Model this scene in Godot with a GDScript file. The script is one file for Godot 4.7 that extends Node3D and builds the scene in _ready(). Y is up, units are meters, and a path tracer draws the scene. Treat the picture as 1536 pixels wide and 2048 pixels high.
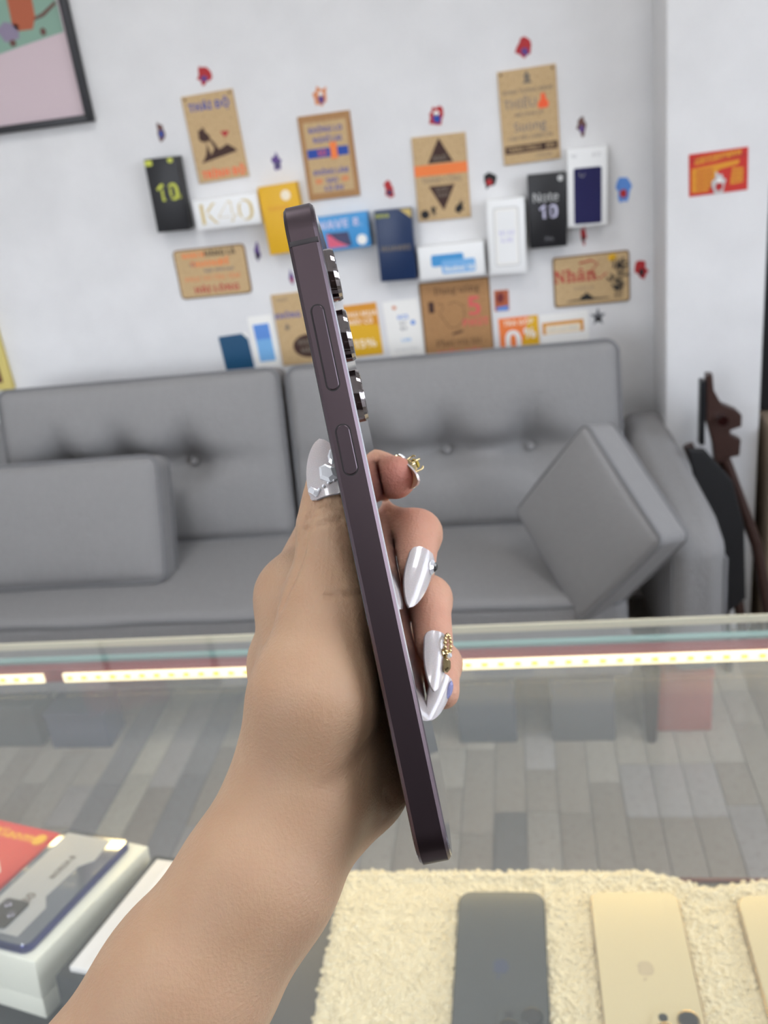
extends Node3D
# A hand holds a phone edge-on above a glass shop counter; behind it a grey sofa and a wall of wooden signs and phone boxes.

const HAND_AT := Vector3(-0.06067, 1.26513, -0.17357)
const BONES := [  # from, to, radius at each end, blend (metres)
	[Vector3(-0.0638, -0.0622, 0.0563), Vector3(-0.0265, -0.0256, 0.0292), 0.0220, 0.0180, 0.0120],  # forearm
	[Vector3(-0.0740, -0.0872, 0.0426), Vector3(-0.0321, -0.0432, 0.0158), 0.0220, 0.0180, 0.0120],
	[Vector3(-0.0265, -0.0256, 0.0292), Vector3(-0.0092, -0.0071, 0.0147), 0.0180, 0.0162, 0.0120],
	[Vector3(-0.0321, -0.0432, 0.0158), Vector3(-0.0140, -0.0221, 0.0011), 0.0180, 0.0164, 0.0120],
	[Vector3(-0.0092, -0.0071, 0.0147), Vector3(-0.0003, 0.0046, 0.0025), 0.0162, 0.0146, 0.0120],  # wrist
	[Vector3(-0.0140, -0.0221, 0.0011), Vector3(-0.0019, -0.0086, -0.0125), 0.0164, 0.0150, 0.0120],
	[Vector3(-0.0016, 0.0022, 0.0015), Vector3(-0.0009, 0.0175, -0.0163), 0.0135, 0.0124, 0.0100],  # metacarpals
	[Vector3(-0.0009, 0.0175, -0.0163), Vector3(-0.0070, 0.0338, -0.0467), 0.0120, 0.0096, 0.0100],
	[Vector3(-0.0014, -0.0040, -0.0091), Vector3(-0.0101, 0.0145, -0.0421), 0.0140, 0.0106, 0.0100],
	[Vector3(-0.0101, 0.0145, -0.0421), Vector3(-0.0143, 0.0111, -0.0664), 0.0106, 0.0092, 0.0100],
	[Vector3(-0.0006, -0.0097, -0.0156), Vector3(-0.0161, -0.0083, -0.0709), 0.0130, 0.0090, 0.0100],
	[Vector3(0.0025, -0.0116, -0.0197), Vector3(-0.0139, -0.0239, -0.0733), 0.0120, 0.0085, 0.0100],
	[Vector3(0.0122, -0.0082, -0.0185), Vector3(0.0069, -0.0055, -0.0475), 0.0086, 0.0100, 0.0080],  # heel
	[Vector3(0.0009, -0.0056, -0.0110), Vector3(0.0122, -0.0082, -0.0185), 0.0120, 0.0086, 0.0100],
	[Vector3(0.0091, 0.0092, -0.0145), Vector3(0.0107, 0.0245, -0.0259), 0.0110, 0.0110, 0.0100],  # thenar
	[Vector3(0.0003, 0.0090, 0.0004), Vector3(0.0058, 0.0304, -0.0044), 0.0135, 0.0132, 0.0100],  # thumb
	[Vector3(0.0058, 0.0304, -0.0044), Vector3(0.0093, 0.0455, -0.0172), 0.0132, 0.0106, 0.0100],
	[Vector3(0.0093, 0.0455, -0.0172), Vector3(0.0106, 0.0631, -0.0306), 0.0102, 0.0080, 0.0060],
	[Vector3(0.0106, 0.0631, -0.0306), Vector3(0.0112, 0.0697, -0.0353), 0.0080, 0.0066, 0.0040],
	[Vector3(0.0112, 0.0697, -0.0353), Vector3(0.0105, 0.0740, -0.0398), 0.0066, 0.0050, 0.0040],
	[Vector3(0.0044, 0.0419, -0.0302), Vector3(-0.0050, 0.0358, -0.0446), 0.0090, 0.0090, 0.0100],  # web
	[Vector3(-0.0070, 0.0338, -0.0467), Vector3(-0.0020, 0.0437, -0.0885), 0.0096, 0.0076, 0.0060],  # index
	[Vector3(-0.0020, 0.0437, -0.0885), Vector3(0.0108, 0.0503, -0.0958), 0.0076, 0.0070, 0.0040],
	[Vector3(0.0108, 0.0503, -0.0958), Vector3(0.0185, 0.0515, -0.0889), 0.0072, 0.0068, 0.0040],
	[Vector3(-0.0149, 0.0112, -0.0664), Vector3(0.0078, 0.0329, -0.0943), 0.0092, 0.0080, 0.0060],  # middle
	[Vector3(0.0078, 0.0329, -0.0943), Vector3(0.0240, 0.0338, -0.0844), 0.0080, 0.0072, 0.0040],
	[Vector3(0.0240, 0.0338, -0.0844), Vector3(0.0251, 0.0323, -0.0629), 0.0072, 0.0060, 0.0040],
	[Vector3(-0.0161, -0.0083, -0.0709), Vector3(0.0114, 0.0118, -0.0891), 0.0090, 0.0078, 0.0060],  # ring
	[Vector3(0.0114, 0.0118, -0.0891), Vector3(0.0262, 0.0148, -0.0764), 0.0078, 0.0069, 0.0040],
	[Vector3(0.0262, 0.0148, -0.0764), Vector3(0.0293, 0.0111, -0.0555), 0.0069, 0.0057, 0.0040],
	[Vector3(-0.0139, -0.0239, -0.0733), Vector3(0.0155, -0.0055, -0.0811), 0.0085, 0.0072, 0.0060],  # little
	[Vector3(0.0155, -0.0055, -0.0811), Vector3(0.0287, -0.0042, -0.0686), 0.0072, 0.0062, 0.0040],
	[Vector3(0.0287, -0.0042, -0.0686), Vector3(0.0307, -0.0037, -0.0526), 0.0062, 0.0050, 0.0040],
]
const CREASES := [  # points, width, depth
	[[Vector3(0.0094, 0.0723, -0.0283), Vector3(0.0072, 0.0685, -0.0246), Vector3(0.0045, 0.0643, -0.0212), Vector3(0.0033, 0.0599, -0.0180), Vector3(0.0010, 0.0560, -0.0142), Vector3(-0.0025, 0.0527, -0.0110)], 0.0014, 0.00100],
	[[Vector3(0.0060, 0.0682, -0.0243), Vector3(0.0098, 0.0691, -0.0237), Vector3(0.0136, 0.0702, -0.0254)], 0.0008, 0.00035],
	[[Vector3(0.0049, 0.0657, -0.0230), Vector3(0.0096, 0.0664, -0.0225), Vector3(0.0143, 0.0670, -0.0241)], 0.0008, 0.00040],
	[[Vector3(0.0086, 0.0706, -0.0258), Vector3(0.0115, 0.0711, -0.0260), Vector3(0.0144, 0.0714, -0.0272)], 0.0007, 0.00025],
	[[Vector3(0.0122, 0.0548, -0.0090), Vector3(0.0160, 0.0543, -0.0106), Vector3(0.0190, 0.0518, -0.0139)], 0.0008, 0.00040],
	[[Vector3(0.0078, 0.0156, 0.0084), Vector3(0.0129, 0.0192, 0.0003), Vector3(0.0165, 0.0176, -0.0073), Vector3(0.0184, 0.0165, -0.0127)], 0.0030, 0.00045],
	[[Vector3(0.0138, 0.0036, -0.0085), Vector3(0.0159, -0.0014, -0.0078), Vector3(0.0168, -0.0095, -0.0077)], 0.0009, 0.00035],
	[[Vector3(0.0160, 0.0009, -0.0088), Vector3(0.0195, -0.0056, -0.0088)], 0.0008, 0.00030],
	[[Vector3(0.0130, 0.0593, -0.0924), Vector3(0.0147, 0.0529, -0.0883), Vector3(0.0149, 0.0451, -0.0866)], 0.0009, 0.00030],
]
const NAILS := [  # finger, middle of the root, tip, outward, width
	["thumb", Vector3(0.0114, 0.0730, -0.0258), Vector3(0.0087, 0.0841, -0.0373), Vector3(-0.115, 0.519, 0.844), 0.0104],
	["index", Vector3(0.0174, 0.0501, -0.1008), Vector3(0.0284, 0.0529, -0.0819), Vector3(0.427, -0.155, -0.894), 0.0100],
	["middle", Vector3(0.0297, 0.0388, -0.0632), Vector3(0.0257, 0.0300, -0.0459), Vector3(0.605, 0.485, 0.631), 0.0086],
	["ring", Vector3(0.0316, 0.0174, -0.0529), Vector3(0.0310, 0.0071, -0.0383), Vector3(0.583, 0.451, 0.649), 0.0074],
	["little", Vector3(0.0331, 0.0031, -0.0515), Vector3(0.0287, -0.0026, -0.0381), Vector3(0.637, 0.447, 0.598), 0.0072],
]
const SKIN_PATCHES := [  # the pinker skin of the four fingertips: middle, reach, colour (linear), strength
	[Vector3(0.0227, 0.0544, -0.0798), 0.017, Color(0.46, 0.15, 0.12), 0.90],
	[Vector3(0.0244, 0.0342, -0.0658), 0.020, Color(0.56, 0.29, 0.21), 0.75],
	[Vector3(0.0295, 0.0159, -0.0587), 0.020, Color(0.56, 0.29, 0.21), 0.70],
	[Vector3(0.0322, 0.0023, -0.0554), 0.018, Color(0.56, 0.29, 0.21), 0.75],
]
const PHONE_AT := Transform3D(Vector3(0.97954, 0.08584, -0.18006), Vector3(-0.15813, 0.88420, -0.43872), Vector3(0.12163, 0.45854, 0.88031), Vector3(-0.04216, 1.33556, -0.18553))  # x across its thickness, y along its length, z towards the held edge


const WALL_Z := -2.5
const PILLAR_Z := -2.288
var M := {}
var TEX := {}
var taken := {}
var rng := RandomNumberGenerator.new()

# ------------------------------------------------------------------ names and nodes
func numbered(called: String) -> String:
	var n: int = taken.get(called, 0)
	taken[called] = n + 1
	return called if n == 0 else "%s_%03d" % [called, n]

func thing(called: String, label: String, category: String, at := Transform3D(), group := "") -> Node3D:
	var o := Node3D.new()
	o.name = numbered(called)
	add_child(o)
	o.transform = at
	tag(o, label, category, group)
	return o

func tag(o: Node, label: String, category: String, group := "") -> void:
	o.set_meta("label", label)
	o.set_meta("category", category)
	if group:
		o.set_meta("group", group)

func part(called: String, mesh: Mesh, m: Material, parent: Node, at := Transform3D(), label := "") -> MeshInstance3D:
	var o := MeshInstance3D.new()
	o.name = called
	o.mesh = mesh
	o.material_override = m
	parent.add_child(o, true)
	o.transform = at
	if label:
		o.set_meta("label", label)
	return o

func solo(called: String, mesh: Mesh, m: Material, label: String, category: String, at := Transform3D(), group := "") -> MeshInstance3D:
	var o := part(numbered(called), mesh, m, self, at)
	tag(o, label, category, group)
	return o

func setting(called: String, mesh: Mesh, m: Material, at := Transform3D(), label := "") -> MeshInstance3D:
	var o := part(called, mesh, m, self, at)
	o.set_meta("kind", "structure")
	o.set_meta("label", label if label else called.replace("_", " ") + " of the shop room")
	o.set_meta("category", called.split("_")[0])
	return o

func xf(x: float, y: float, z: float, rx := 0.0, ry := 0.0, rz := 0.0) -> Transform3D:
	return Transform3D(Basis.from_euler(Vector3(deg_to_rad(rx), deg_to_rad(ry), deg_to_rad(rz))), Vector3(x, y, z))

# ------------------------------------------------------------------ materials
func rgb(r: float, g: float, b: float) -> Color:
	return Color(r / 255.0, g / 255.0, b / 255.0)

func mat(c: Color, rough := 0.6, metal := 0.0, opts := {}) -> StandardMaterial3D:
	var m := StandardMaterial3D.new()
	m.albedo_color = c
	m.roughness = rough
	m.metallic = metal
	for k in opts:
		m.set(k, opts[k])
	return m

func noise_tex(freq: float, seed_: int, ramp: Array, size := 512, kind := FastNoiseLite.TYPE_SIMPLEX_SMOOTH, octaves := 4) -> NoiseTexture2D:
	var n := FastNoiseLite.new()
	n.seed = seed_
	n.frequency = freq
	n.noise_type = kind
	n.fractal_octaves = octaves
	var t := NoiseTexture2D.new()
	t.width = size
	t.height = size
	t.seamless = true
	t.noise = n
	if ramp:
		var g := Gradient.new()
		g.offsets = PackedFloat32Array(range(ramp.size()).map(func(i): return i / float(ramp.size() - 1)))
		g.colors = PackedColorArray(ramp)
		t.color_ramp = g
	return t

func triplanar(m: StandardMaterial3D, scale: float, world := true) -> StandardMaterial3D:
	m.uv1_triplanar = true
	m.uv1_world_triplanar = world
	m.uv1_scale = Vector3.ONE * scale
	return m

func make_materials() -> void:
	var weave := noise_tex(0.18, 3, [], 256, FastNoiseLite.TYPE_VALUE, 2)
	var soft := noise_tex(0.012, 5, [Color(0.965, 0.965, 0.965), Color(1, 1, 1)], 512)
	var wood := noise_tex(0.02, 8, [Color(0.86, 0.82, 0.78), Color(1, 1, 1), Color(0.93, 0.9, 0.86)], 512)
	var cells := noise_tex(0.06, 11, [], 512, FastNoiseLite.TYPE_CELLULAR, 2)
	var grain := noise_tex(0.1, 14, [], 512)
	TEX = {"weave": weave, "soft": soft, "wood": wood, "cells": cells, "grain": grain}
	M.wall = triplanar(mat(rgb(228, 227, 226), 0.75, 0.0, {"albedo_texture": soft, "heightmap_enabled": true, "heightmap_texture": grain, "heightmap_scale": 0.05}), 0.9)
	M.ceiling = mat(rgb(236, 236, 234), 0.8)
	M.fabric = triplanar(mat(rgb(145, 143, 142), 0.95, 0.0, {"albedo_texture": soft, "rim_enabled": true, "rim": 0.25, "rim_tint": 0.6, "heightmap_enabled": true, "heightmap_texture": weave, "heightmap_scale": 0.12}), 7.0)
	M.piping = mat(rgb(124, 123, 124), 0.95)
	M.sign = triplanar(mat(rgb(201, 172, 128), 0.7, 0.0, {"albedo_texture": wood}), 9.0)
	M.sign_edge = mat(rgb(120, 92, 60), 0.7)
	M.kraft = triplanar(mat(rgb(176, 133, 88), 0.75, 0.0, {"albedo_texture": wood}), 9.0)
	M.ink_brown = mat(rgb(64, 38, 30), 0.7)
	M.ink_black = mat(rgb(28, 27, 27), 0.7)
	M.ink_grey = mat(rgb(122, 112, 98), 0.7)
	M.ink_slate = mat(rgb(112, 112, 116), 0.7)
	M.blue = mat(rgb(34, 72, 158), 0.6)
	M.orange = mat(rgb(240, 128, 62), 0.6)
	M.orange_red = mat(rgb(244, 96, 48), 0.6)
	M.peach = mat(rgb(216, 140, 92), 0.6)
	M.red = mat(rgb(176, 36, 40), 0.6)
	M.coral = mat(rgb(214, 92, 92), 0.6)
	M.yellow = mat(rgb(226, 174, 26), 0.5)
	M.amber = mat(rgb(216, 146, 34), 0.55)
	M.gold_ink = mat(rgb(196, 172, 104), 0.4, 0.2)
	M.lime = mat(rgb(196, 200, 70), 0.5)
	M.white = mat(rgb(238, 238, 236), 0.5)
	M.paper = mat(rgb(240, 238, 232), 0.7)
	M.cream_ink = mat(rgb(246, 232, 206), 0.6)
	M.black_card = mat(rgb(24, 24, 27), 0.45)
	M.navy = mat(rgb(22, 46, 84), 0.4)
	M.teal = mat(rgb(14, 74, 110), 0.45)
	M.sky = mat(rgb(66, 148, 206), 0.45)
	M.pale_blue = mat(rgb(120, 176, 224), 0.45)
	M.mid_blue = mat(rgb(92, 142, 214), 0.4)
	M.indigo = mat(rgb(40, 40, 84), 0.25)
	M.violet = mat(rgb(92, 64, 132), 0.6)
	M.pink = mat(rgb(216, 92, 120), 0.5)
	M.maroon = mat(rgb(112, 40, 42), 0.45)
	M.lilac = mat(rgb(206, 202, 226), 0.5)
	M.line_grey = mat(rgb(196, 196, 194), 0.5)
	M.frame_black = mat(rgb(32, 32, 36), 0.4)
	M.print_pink = mat(rgb(205, 186, 190), 0.55)
	M.print_green = mat(rgb(132, 164, 146), 0.6)
	M.print_rust = mat(rgb(176, 92, 60), 0.6)
	M.print_brown = mat(rgb(104, 70, 62), 0.6)
	M.print_mauve = mat(rgb(140, 128, 150), 0.6)
	M.print_white = mat(rgb(228, 222, 218), 0.6)
	M.gold_frame = mat(rgb(214, 196, 116), 0.4, 0.3)
	M.dark_wood = triplanar(mat(rgb(62, 42, 37), 0.4, 0.0, {"albedo_texture": wood}), 6.0)
	M.black_cloth = mat(rgb(26, 26, 28), 0.7)
	M.black_metal = mat(rgb(34, 35, 38), 0.35, 0.4)
	M.tan_panel = mat(rgb(150, 132, 112), 0.6)
	M.red_rail = mat(rgb(128, 52, 50), 0.35)
	M.shelf = mat(rgb(80, 75, 68), 0.4)
	M.counter_base = mat(rgb(96, 44, 42), 0.45)
	M.glass = mat(Color(0.93, 0.97, 0.96, 0.04), 0.02, 0.0, {"transparency": BaseMaterial3D.TRANSPARENCY_ALPHA})
	M.glass_edge = mat(rgb(132, 168, 160), 0.15)
	M.glass_rim = mat(rgb(214, 206, 180), 0.2)
	M.led_body = mat(rgb(236, 232, 214), 0.5, 0.0, {"emission_enabled": true, "emission": Color(1.0, 0.93, 0.72), "emission_energy_multiplier": 3.2})
	M.led_dot = mat(rgb(250, 226, 90), 0.4, 0.0, {"emission_enabled": true, "emission": Color(1.0, 0.86, 0.3), "emission_energy_multiplier": 3.0})
	M.lamp_panel = mat(Color.WHITE, 0.5, 0.0, {"emission_enabled": true, "emission": Color(1.0, 0.97, 0.93), "emission_energy_multiplier": 3.0})
	M.fleece = triplanar(mat(rgb(240, 227, 188), 1.0, 0.0, {"rim_enabled": true, "rim": 0.4, "rim_tint": 0.5, "heightmap_enabled": true, "heightmap_texture": cells, "heightmap_scale": 0.35}), 9.0)
	# phones
	M.frame_metal = mat(rgb(98, 86, 92), 0.34, 1.0)
	M.button_metal = mat(rgb(92, 81, 87), 0.36, 1.0)
	M.gap_dark = mat(rgb(30, 26, 28), 0.6)
	M.antenna = mat(rgb(44, 38, 42), 0.5)
	M.screen = mat(rgb(12, 12, 14), 0.05, 0.0, {"clearcoat_enabled": true, "clearcoat": 1.0, "clearcoat_roughness": 0.02})
	M.back_glass = mat(rgb(74, 66, 72), 0.12, 0.0, {"clearcoat_enabled": true, "clearcoat": 1.0, "clearcoat_roughness": 0.03})
	M.ring_metal = mat(rgb(168, 160, 162), 0.06, 1.0)
	M.lens = mat(rgb(10, 11, 14), 0.04, 0.0, {"clearcoat_enabled": true, "clearcoat": 1.0})
	M.graphite_back = mat(rgb(92, 94, 92), 0.2, 0.35)
	M.graphite_logo = mat(rgb(72, 78, 98), 0.25, 0.1)
	M.gold_back = mat(rgb(213, 199, 157), 0.3, 0.1)
	M.gold_logo = mat(rgb(203, 186, 150), 0.15, 0.1)
	M.gold_metal = mat(rgb(204, 184, 146), 0.25, 1.0)
	M.graphite_metal = mat(rgb(84, 84, 84), 0.25, 1.0)
	M.white_box = mat(rgb(230, 231, 214), 0.35)
	M.silver_back = mat(rgb(150, 154, 160), 0.06, 0.7)
	M.blue_metal = mat(rgb(40, 44, 108), 0.2, 0.6)
	M.black_box = mat(rgb(34, 35, 37), 0.5)
	M.box_red = mat(rgb(200, 54, 50), 0.45)
	# skin and nails
	var fine := noise_tex(0.05, 21, [], 1024, FastNoiseLite.TYPE_CELLULAR, 3)
	M.skin = triplanar(mat(Color.WHITE, 0.52, 0.0, {"vertex_color_use_as_albedo": true, "metallic_specular": 0.42, "subsurf_scatter_enabled": true, "subsurf_scatter_strength": 0.12, "heightmap_enabled": true, "heightmap_texture": fine, "heightmap_scale": 0.018}), 22.0)
	var flecks := noise_tex(0.35, 31, [Color(0.8, 0.78, 0.79), Color(0.92, 0.9, 0.9), Color(0.95, 0.93, 0.93), Color(1, 1, 1)], 256, FastNoiseLite.TYPE_CELLULAR, 1)
	M.nail = triplanar(mat(rgb(220, 207, 206), 0.2, 0.0, {"heightmap_enabled": true, "heightmap_texture": grain, "heightmap_scale": 0.004, "albedo_texture": flecks, "clearcoat_enabled": true, "clearcoat": 1.0, "clearcoat_roughness": 0.03, "subsurf_scatter_enabled": true, "subsurf_scatter_strength": 0.2}), 60.0)
	M.nail_edge = mat(rgb(240, 236, 232), 0.15)
	M.crystal = mat(rgb(240, 242, 248), 0.06, 0.35, {"clearcoat_enabled": true, "clearcoat": 1.0, "clearcoat_roughness": 0.02})
	M.gilt = mat(rgb(212, 192, 148), 0.14, 1.0)
	M.amber_gem = mat(rgb(226, 196, 92), 0.05, 0.5)
	M.mauve_gem = mat(rgb(146, 148, 190), 0.12, 0.2)

# ------------------------------------------------------------------ shapes
func tri(st: SurfaceTool, a: Vector3, b: Vector3, c: Vector3) -> void:  # counter-clockwise seen from outside
	st.add_vertex(a); st.add_vertex(c); st.add_vertex(b)

func quad(st: SurfaceTool, a: Vector3, b: Vector3, c: Vector3, d: Vector3) -> void:
	tri(st, a, b, c); tri(st, a, c, d)

func begin() -> SurfaceTool:
	var st := SurfaceTool.new()
	st.begin(Mesh.PRIMITIVE_TRIANGLES)
	return st

func done(st: SurfaceTool) -> ArrayMesh:
	st.generate_normals()
	return st.commit()

func box(sx: float, sy: float, sz: float, r := 0.0, k := 2, div := 0, warp = null) -> ArrayMesh:
	# a box about its middle with rounded edges; div adds inner divisions for warping
	var h := Vector3(sx, sy, sz) / 2.0
	r = minf(r, minf(h.x, minf(h.y, h.z)) * 0.999)
	var st := begin()
	st.set_smooth_group(1 if r > 0.0 else -1)
	var lines := func(half: float) -> Array:
		var out := []
		if r > 0.0:
			for i in k + 1:
				out.append(-half + r * (1.0 - tan(PI / 4 * (1.0 - i / float(k)))))
		else:
			out.append(-half)
		for i in div:
			out.append(lerpf(-half + r, half - r, (i + 1.0) / (div + 1.0)))
		if r > 0.0:
			for i in k + 1:
				out.append(half - r * (1.0 - tan(PI / 4 * (i / float(k)))))
		else:
			out.append(half)
		return out
	var g := [lines.call(h.x), lines.call(h.y), lines.call(h.z)]
	var inner := h - Vector3.ONE * r
	var place := func(p: Vector3) -> Vector3:
		var q := p
		if r > 0.0:
			var c := p.clamp(-inner, inner)
			q = c + (p - c).normalized() * r
		return warp.call(q) if warp != null else q
	for axis in 3:
		var u := (axis + 1) % 3
		var w := (axis + 2) % 3
		for side in [-1.0, 1.0]:
			for i in g[u].size() - 1:
				for j in g[w].size() - 1:
					var c := []
					for o in [[0, 0], [1, 0], [1, 1], [0, 1]]:
						var p := Vector3.ZERO
						p[axis] = side * h[axis]
						p[u] = g[u][i + o[0]]
						p[w] = g[w][j + o[1]]
						c.append(place.call(p))
					if side > 0:
						quad(st, c[0], c[1], c[2], c[3])
					else:
						quad(st, c[3], c[2], c[1], c[0])
	return done(st)

func rrect(w: float, h: float, r: float, n := 6) -> PackedVector2Array:
	var out := PackedVector2Array()
	for c in [[w / 2 - r, h / 2 - r, 0.0], [-w / 2 + r, h / 2 - r, 90.0], [-w / 2 + r, -h / 2 + r, 180.0], [w / 2 - r, -h / 2 + r, 270.0]]:
		for i in n + 1:
			var a := deg_to_rad(c[2] + 90.0 * i / n)
			out.append(Vector2(c[0] + r * cos(a), c[1] + r * sin(a)))
	return out

func ellipse(w: float, h: float, n := 28) -> PackedVector2Array:
	var out := PackedVector2Array()
	for i in n:
		out.append(Vector2(w / 2 * cos(TAU * i / n), h / 2 * sin(TAU * i / n)))
	return out

func poly(a: Array, s := 1.0, off := Vector2.ZERO) -> PackedVector2Array:
	var out := PackedVector2Array()
	for i in range(0, a.size(), 2):
		out.append(Vector2(a[i], a[i + 1]) * s + off)
	return out

func prism(outline: PackedVector2Array, depth: float, bevel := 0.0, round_sides := false) -> ArrayMesh:
	# the outline (in x, y) as a slab from z = 0 to z = depth
	var p := outline.duplicate()
	if Geometry2D.is_polygon_clockwise(p):
		p.reverse()
	var n := p.size()
	var inset := PackedVector2Array()
	for i in n:
		var a := p[(i + n - 1) % n]
		var b := p[(i + 1) % n]
		var e1 := (p[i] - a).normalized()
		var e2 := (b - p[i]).normalized()
		var nrm := Vector2(-e1.y - e2.y, e1.x + e2.x)
		nrm = nrm.normalized() / maxf(0.35, sqrt(maxf(0.0, (1.0 + e1.dot(e2)) / 2.0)))
		inset.append(p[i] + nrm * bevel)
	var st := begin()
	st.set_smooth_group(-1)
	var tris := Geometry2D.triangulate_polygon(inset)
	for i in range(0, tris.size(), 3):
		var a := inset[tris[i]]
		var b := inset[tris[i + 1]]
		var c := inset[tris[i + 2]]
		if (b - a).cross(c - a) < 0:
			var s := b
			b = c
			c = s
		tri(st, Vector3(a.x, a.y, depth), Vector3(b.x, b.y, depth), Vector3(c.x, c.y, depth))
		tri(st, Vector3(a.x, a.y, 0), Vector3(c.x, c.y, 0), Vector3(b.x, b.y, 0))
	var rings := [[inset, 0.0], [p, bevel], [p, depth - bevel], [inset, depth]] if bevel > 0.0 else [[p, 0.0], [p, depth]]
	for k in rings.size() - 1:
		st.set_smooth_group(k + 1 if round_sides else -1)
		for i in n:
			var j := (i + 1) % n
			var a: Vector2 = rings[k][0][i]
			var b: Vector2 = rings[k][0][j]
			var c: Vector2 = rings[k + 1][0][j]
			var d: Vector2 = rings[k + 1][0][i]
			quad(st, Vector3(a.x, a.y, rings[k][1]), Vector3(b.x, b.y, rings[k][1]), Vector3(c.x, c.y, rings[k + 1][1]), Vector3(d.x, d.y, rings[k + 1][1]))
	return done(st)

func lathe(profile: Array, n := 32) -> ArrayMesh:  # [radius, height] pairs from bottom to top, about y
	var st := begin()
	for k in profile.size() - 1:
		st.set_smooth_group(k + 1)
		for i in n:
			var a := TAU * i / n
			var b := TAU * (i + 1) / n
			var f := func(pr: Array, t: float) -> Vector3: return Vector3(pr[0] * cos(t), pr[1], -pr[0] * sin(t))
			quad(st, f.call(profile[k], a), f.call(profile[k], b), f.call(profile[k + 1], b), f.call(profile[k + 1], a))
	return done(st)

func tube(path: Array, r: float, n := 8, closed := false, flat := 1.0) -> ArrayMesh:
	var st := begin()
	st.set_smooth_group(1)
	var rings := []
	var last := Vector3.ZERO
	for i in path.size():
		var a: Vector3 = path[(i + path.size() - 1) % path.size()] if closed or i > 0 else path[i]
		var b: Vector3 = path[(i + 1) % path.size()] if closed or i < path.size() - 1 else path[i]
		var t := (b - a).normalized()
		var u := last - t * last.dot(t) if last else t.cross(Vector3(0.3, 0.8, 0.52))
		u = u.normalized()
		last = u
		var w := t.cross(u)
		var ring := []
		for k in n:
			ring.append(path[i] + (u * cos(TAU * k / n) + w * sin(TAU * k / n) * flat) * r)
		rings.append(ring)
	var m := rings.size()
	for i in m if closed else m - 1:
		var a: Array = rings[i]
		var b: Array = rings[(i + 1) % m]
		var shift := 0
		if closed and i == m - 1:
			var best := INF
			for s in n:
				var d: float = a[0].distance_squared_to(b[s])
				if d < best:
					best = d
					shift = s
		for k in n:
			quad(st, a[k], a[(k + 1) % n], b[(k + 1 + shift) % n], b[(k + shift) % n])
	if not closed:
		st.set_smooth_group(-1)
		for k in n - 2:
			tri(st, rings[0][0], rings[0][k + 2], rings[0][k + 1])
			tri(st, rings[m - 1][0], rings[m - 1][k + 1], rings[m - 1][k + 2])
	return done(st)

func spelled(s: String) -> String:  # the fonts lack the doubly marked letters
	var marked := {"A": "ẢẠ", "Ă": "ẮẶẰ", "Â": "ẤẬẦẪẨ", "Ê": "ẾỆỀỄỂ", "Ô": "ỐỘỒỖỔ", "O": "ƠỜỢỞỚỠỌỎ", "U": "ƯỨỰỪỮỬỤỦ", "I": "ỊỈ", "Y": "ỲỴỶỸ"}
	for plain in marked:
		for ch in marked[plain]:
			s = s.replace(ch, plain).replace(ch.to_lower(), plain.to_lower())
	return s

func text(parent: Node, s: String, height: float, m: Material, at: Transform3D, opts := {}) -> MeshInstance3D:
	var f := SystemFont.new()
	f.font_names = PackedStringArray([opts.get("font", "Droid Sans")])
	f.font_weight = opts.get("weight", 700)
	var t := TextMesh.new()
	t.text = spelled(s)
	t.font = f
	t.font_size = 48
	t.pixel_size = height / (48.0 * 0.72)
	t.depth = opts.get("depth", 0.0008)
	t.curve_step = 1.5
	var wide: float = opts.get("wide", 1.0)
	return part("lettering", t, m, parent, at * Transform3D(Basis.from_scale(Vector3(wide, 1, 1)), Vector3.ZERO))

# ------------------------------------------------------------------ the place
func _ready() -> void:
	rng.seed = 7
	var cam := Camera3D.new()
	cam.name = "camera"
	cam.position = Vector3(0, 1.42, 0)
	cam.rotation_degrees = Vector3(-23.3, 10.15, -7.5)
	cam.near = 0.02
	cam.far = 50.0
	var lens := CameraAttributesPhysical.new()
	lens.frustum_focal_length = 12.0 * 1830.0 / 1024.0
	lens.frustum_focus_distance = 0.215
	lens.exposure_aperture = 16.0
	lens.frustum_near = 0.02
	lens.frustum_far = 50.0
	cam.attributes = lens
	cam.fov = rad_to_deg(2.0 * atan(1024.0 / 1830.0))
	add_child(cam)
	cam.current = true
	var env := Environment.new()
	env.background_mode = Environment.BG_SKY
	var sky := Sky.new()
	var sm := ProceduralSkyMaterial.new()
	sm.sky_top_color = rgb(204, 214, 230)
	sm.sky_horizon_color = rgb(230, 233, 238)
	sm.ground_bottom_color = rgb(150, 146, 140)
	sm.ground_horizon_color = rgb(200, 200, 198)
	sm.sky_energy_multiplier = 3.7
	sm.ground_energy_multiplier = 1.2
	sky.sky_material = sm
	env.sky = sky
	env.tonemap_mode = Environment.TONE_MAPPER_LINEAR
	env.tonemap_exposure = 0.465
	env.sdfgi_enabled = true
	env.ssao_enabled = true
	env.ssil_enabled = true
	var we := WorldEnvironment.new()
	we.name = "world"
	we.environment = env
	add_child(we)
	make_materials()
	room()
	staff_side()
	ceiling_lights()
	counter()
	sofa()
	corner()
	under_sofa()
	wall_signs()
	wall_boxes()
	wall_papers()
	stickers()
	shelf_goods()
	held_phone()
	hand()

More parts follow.
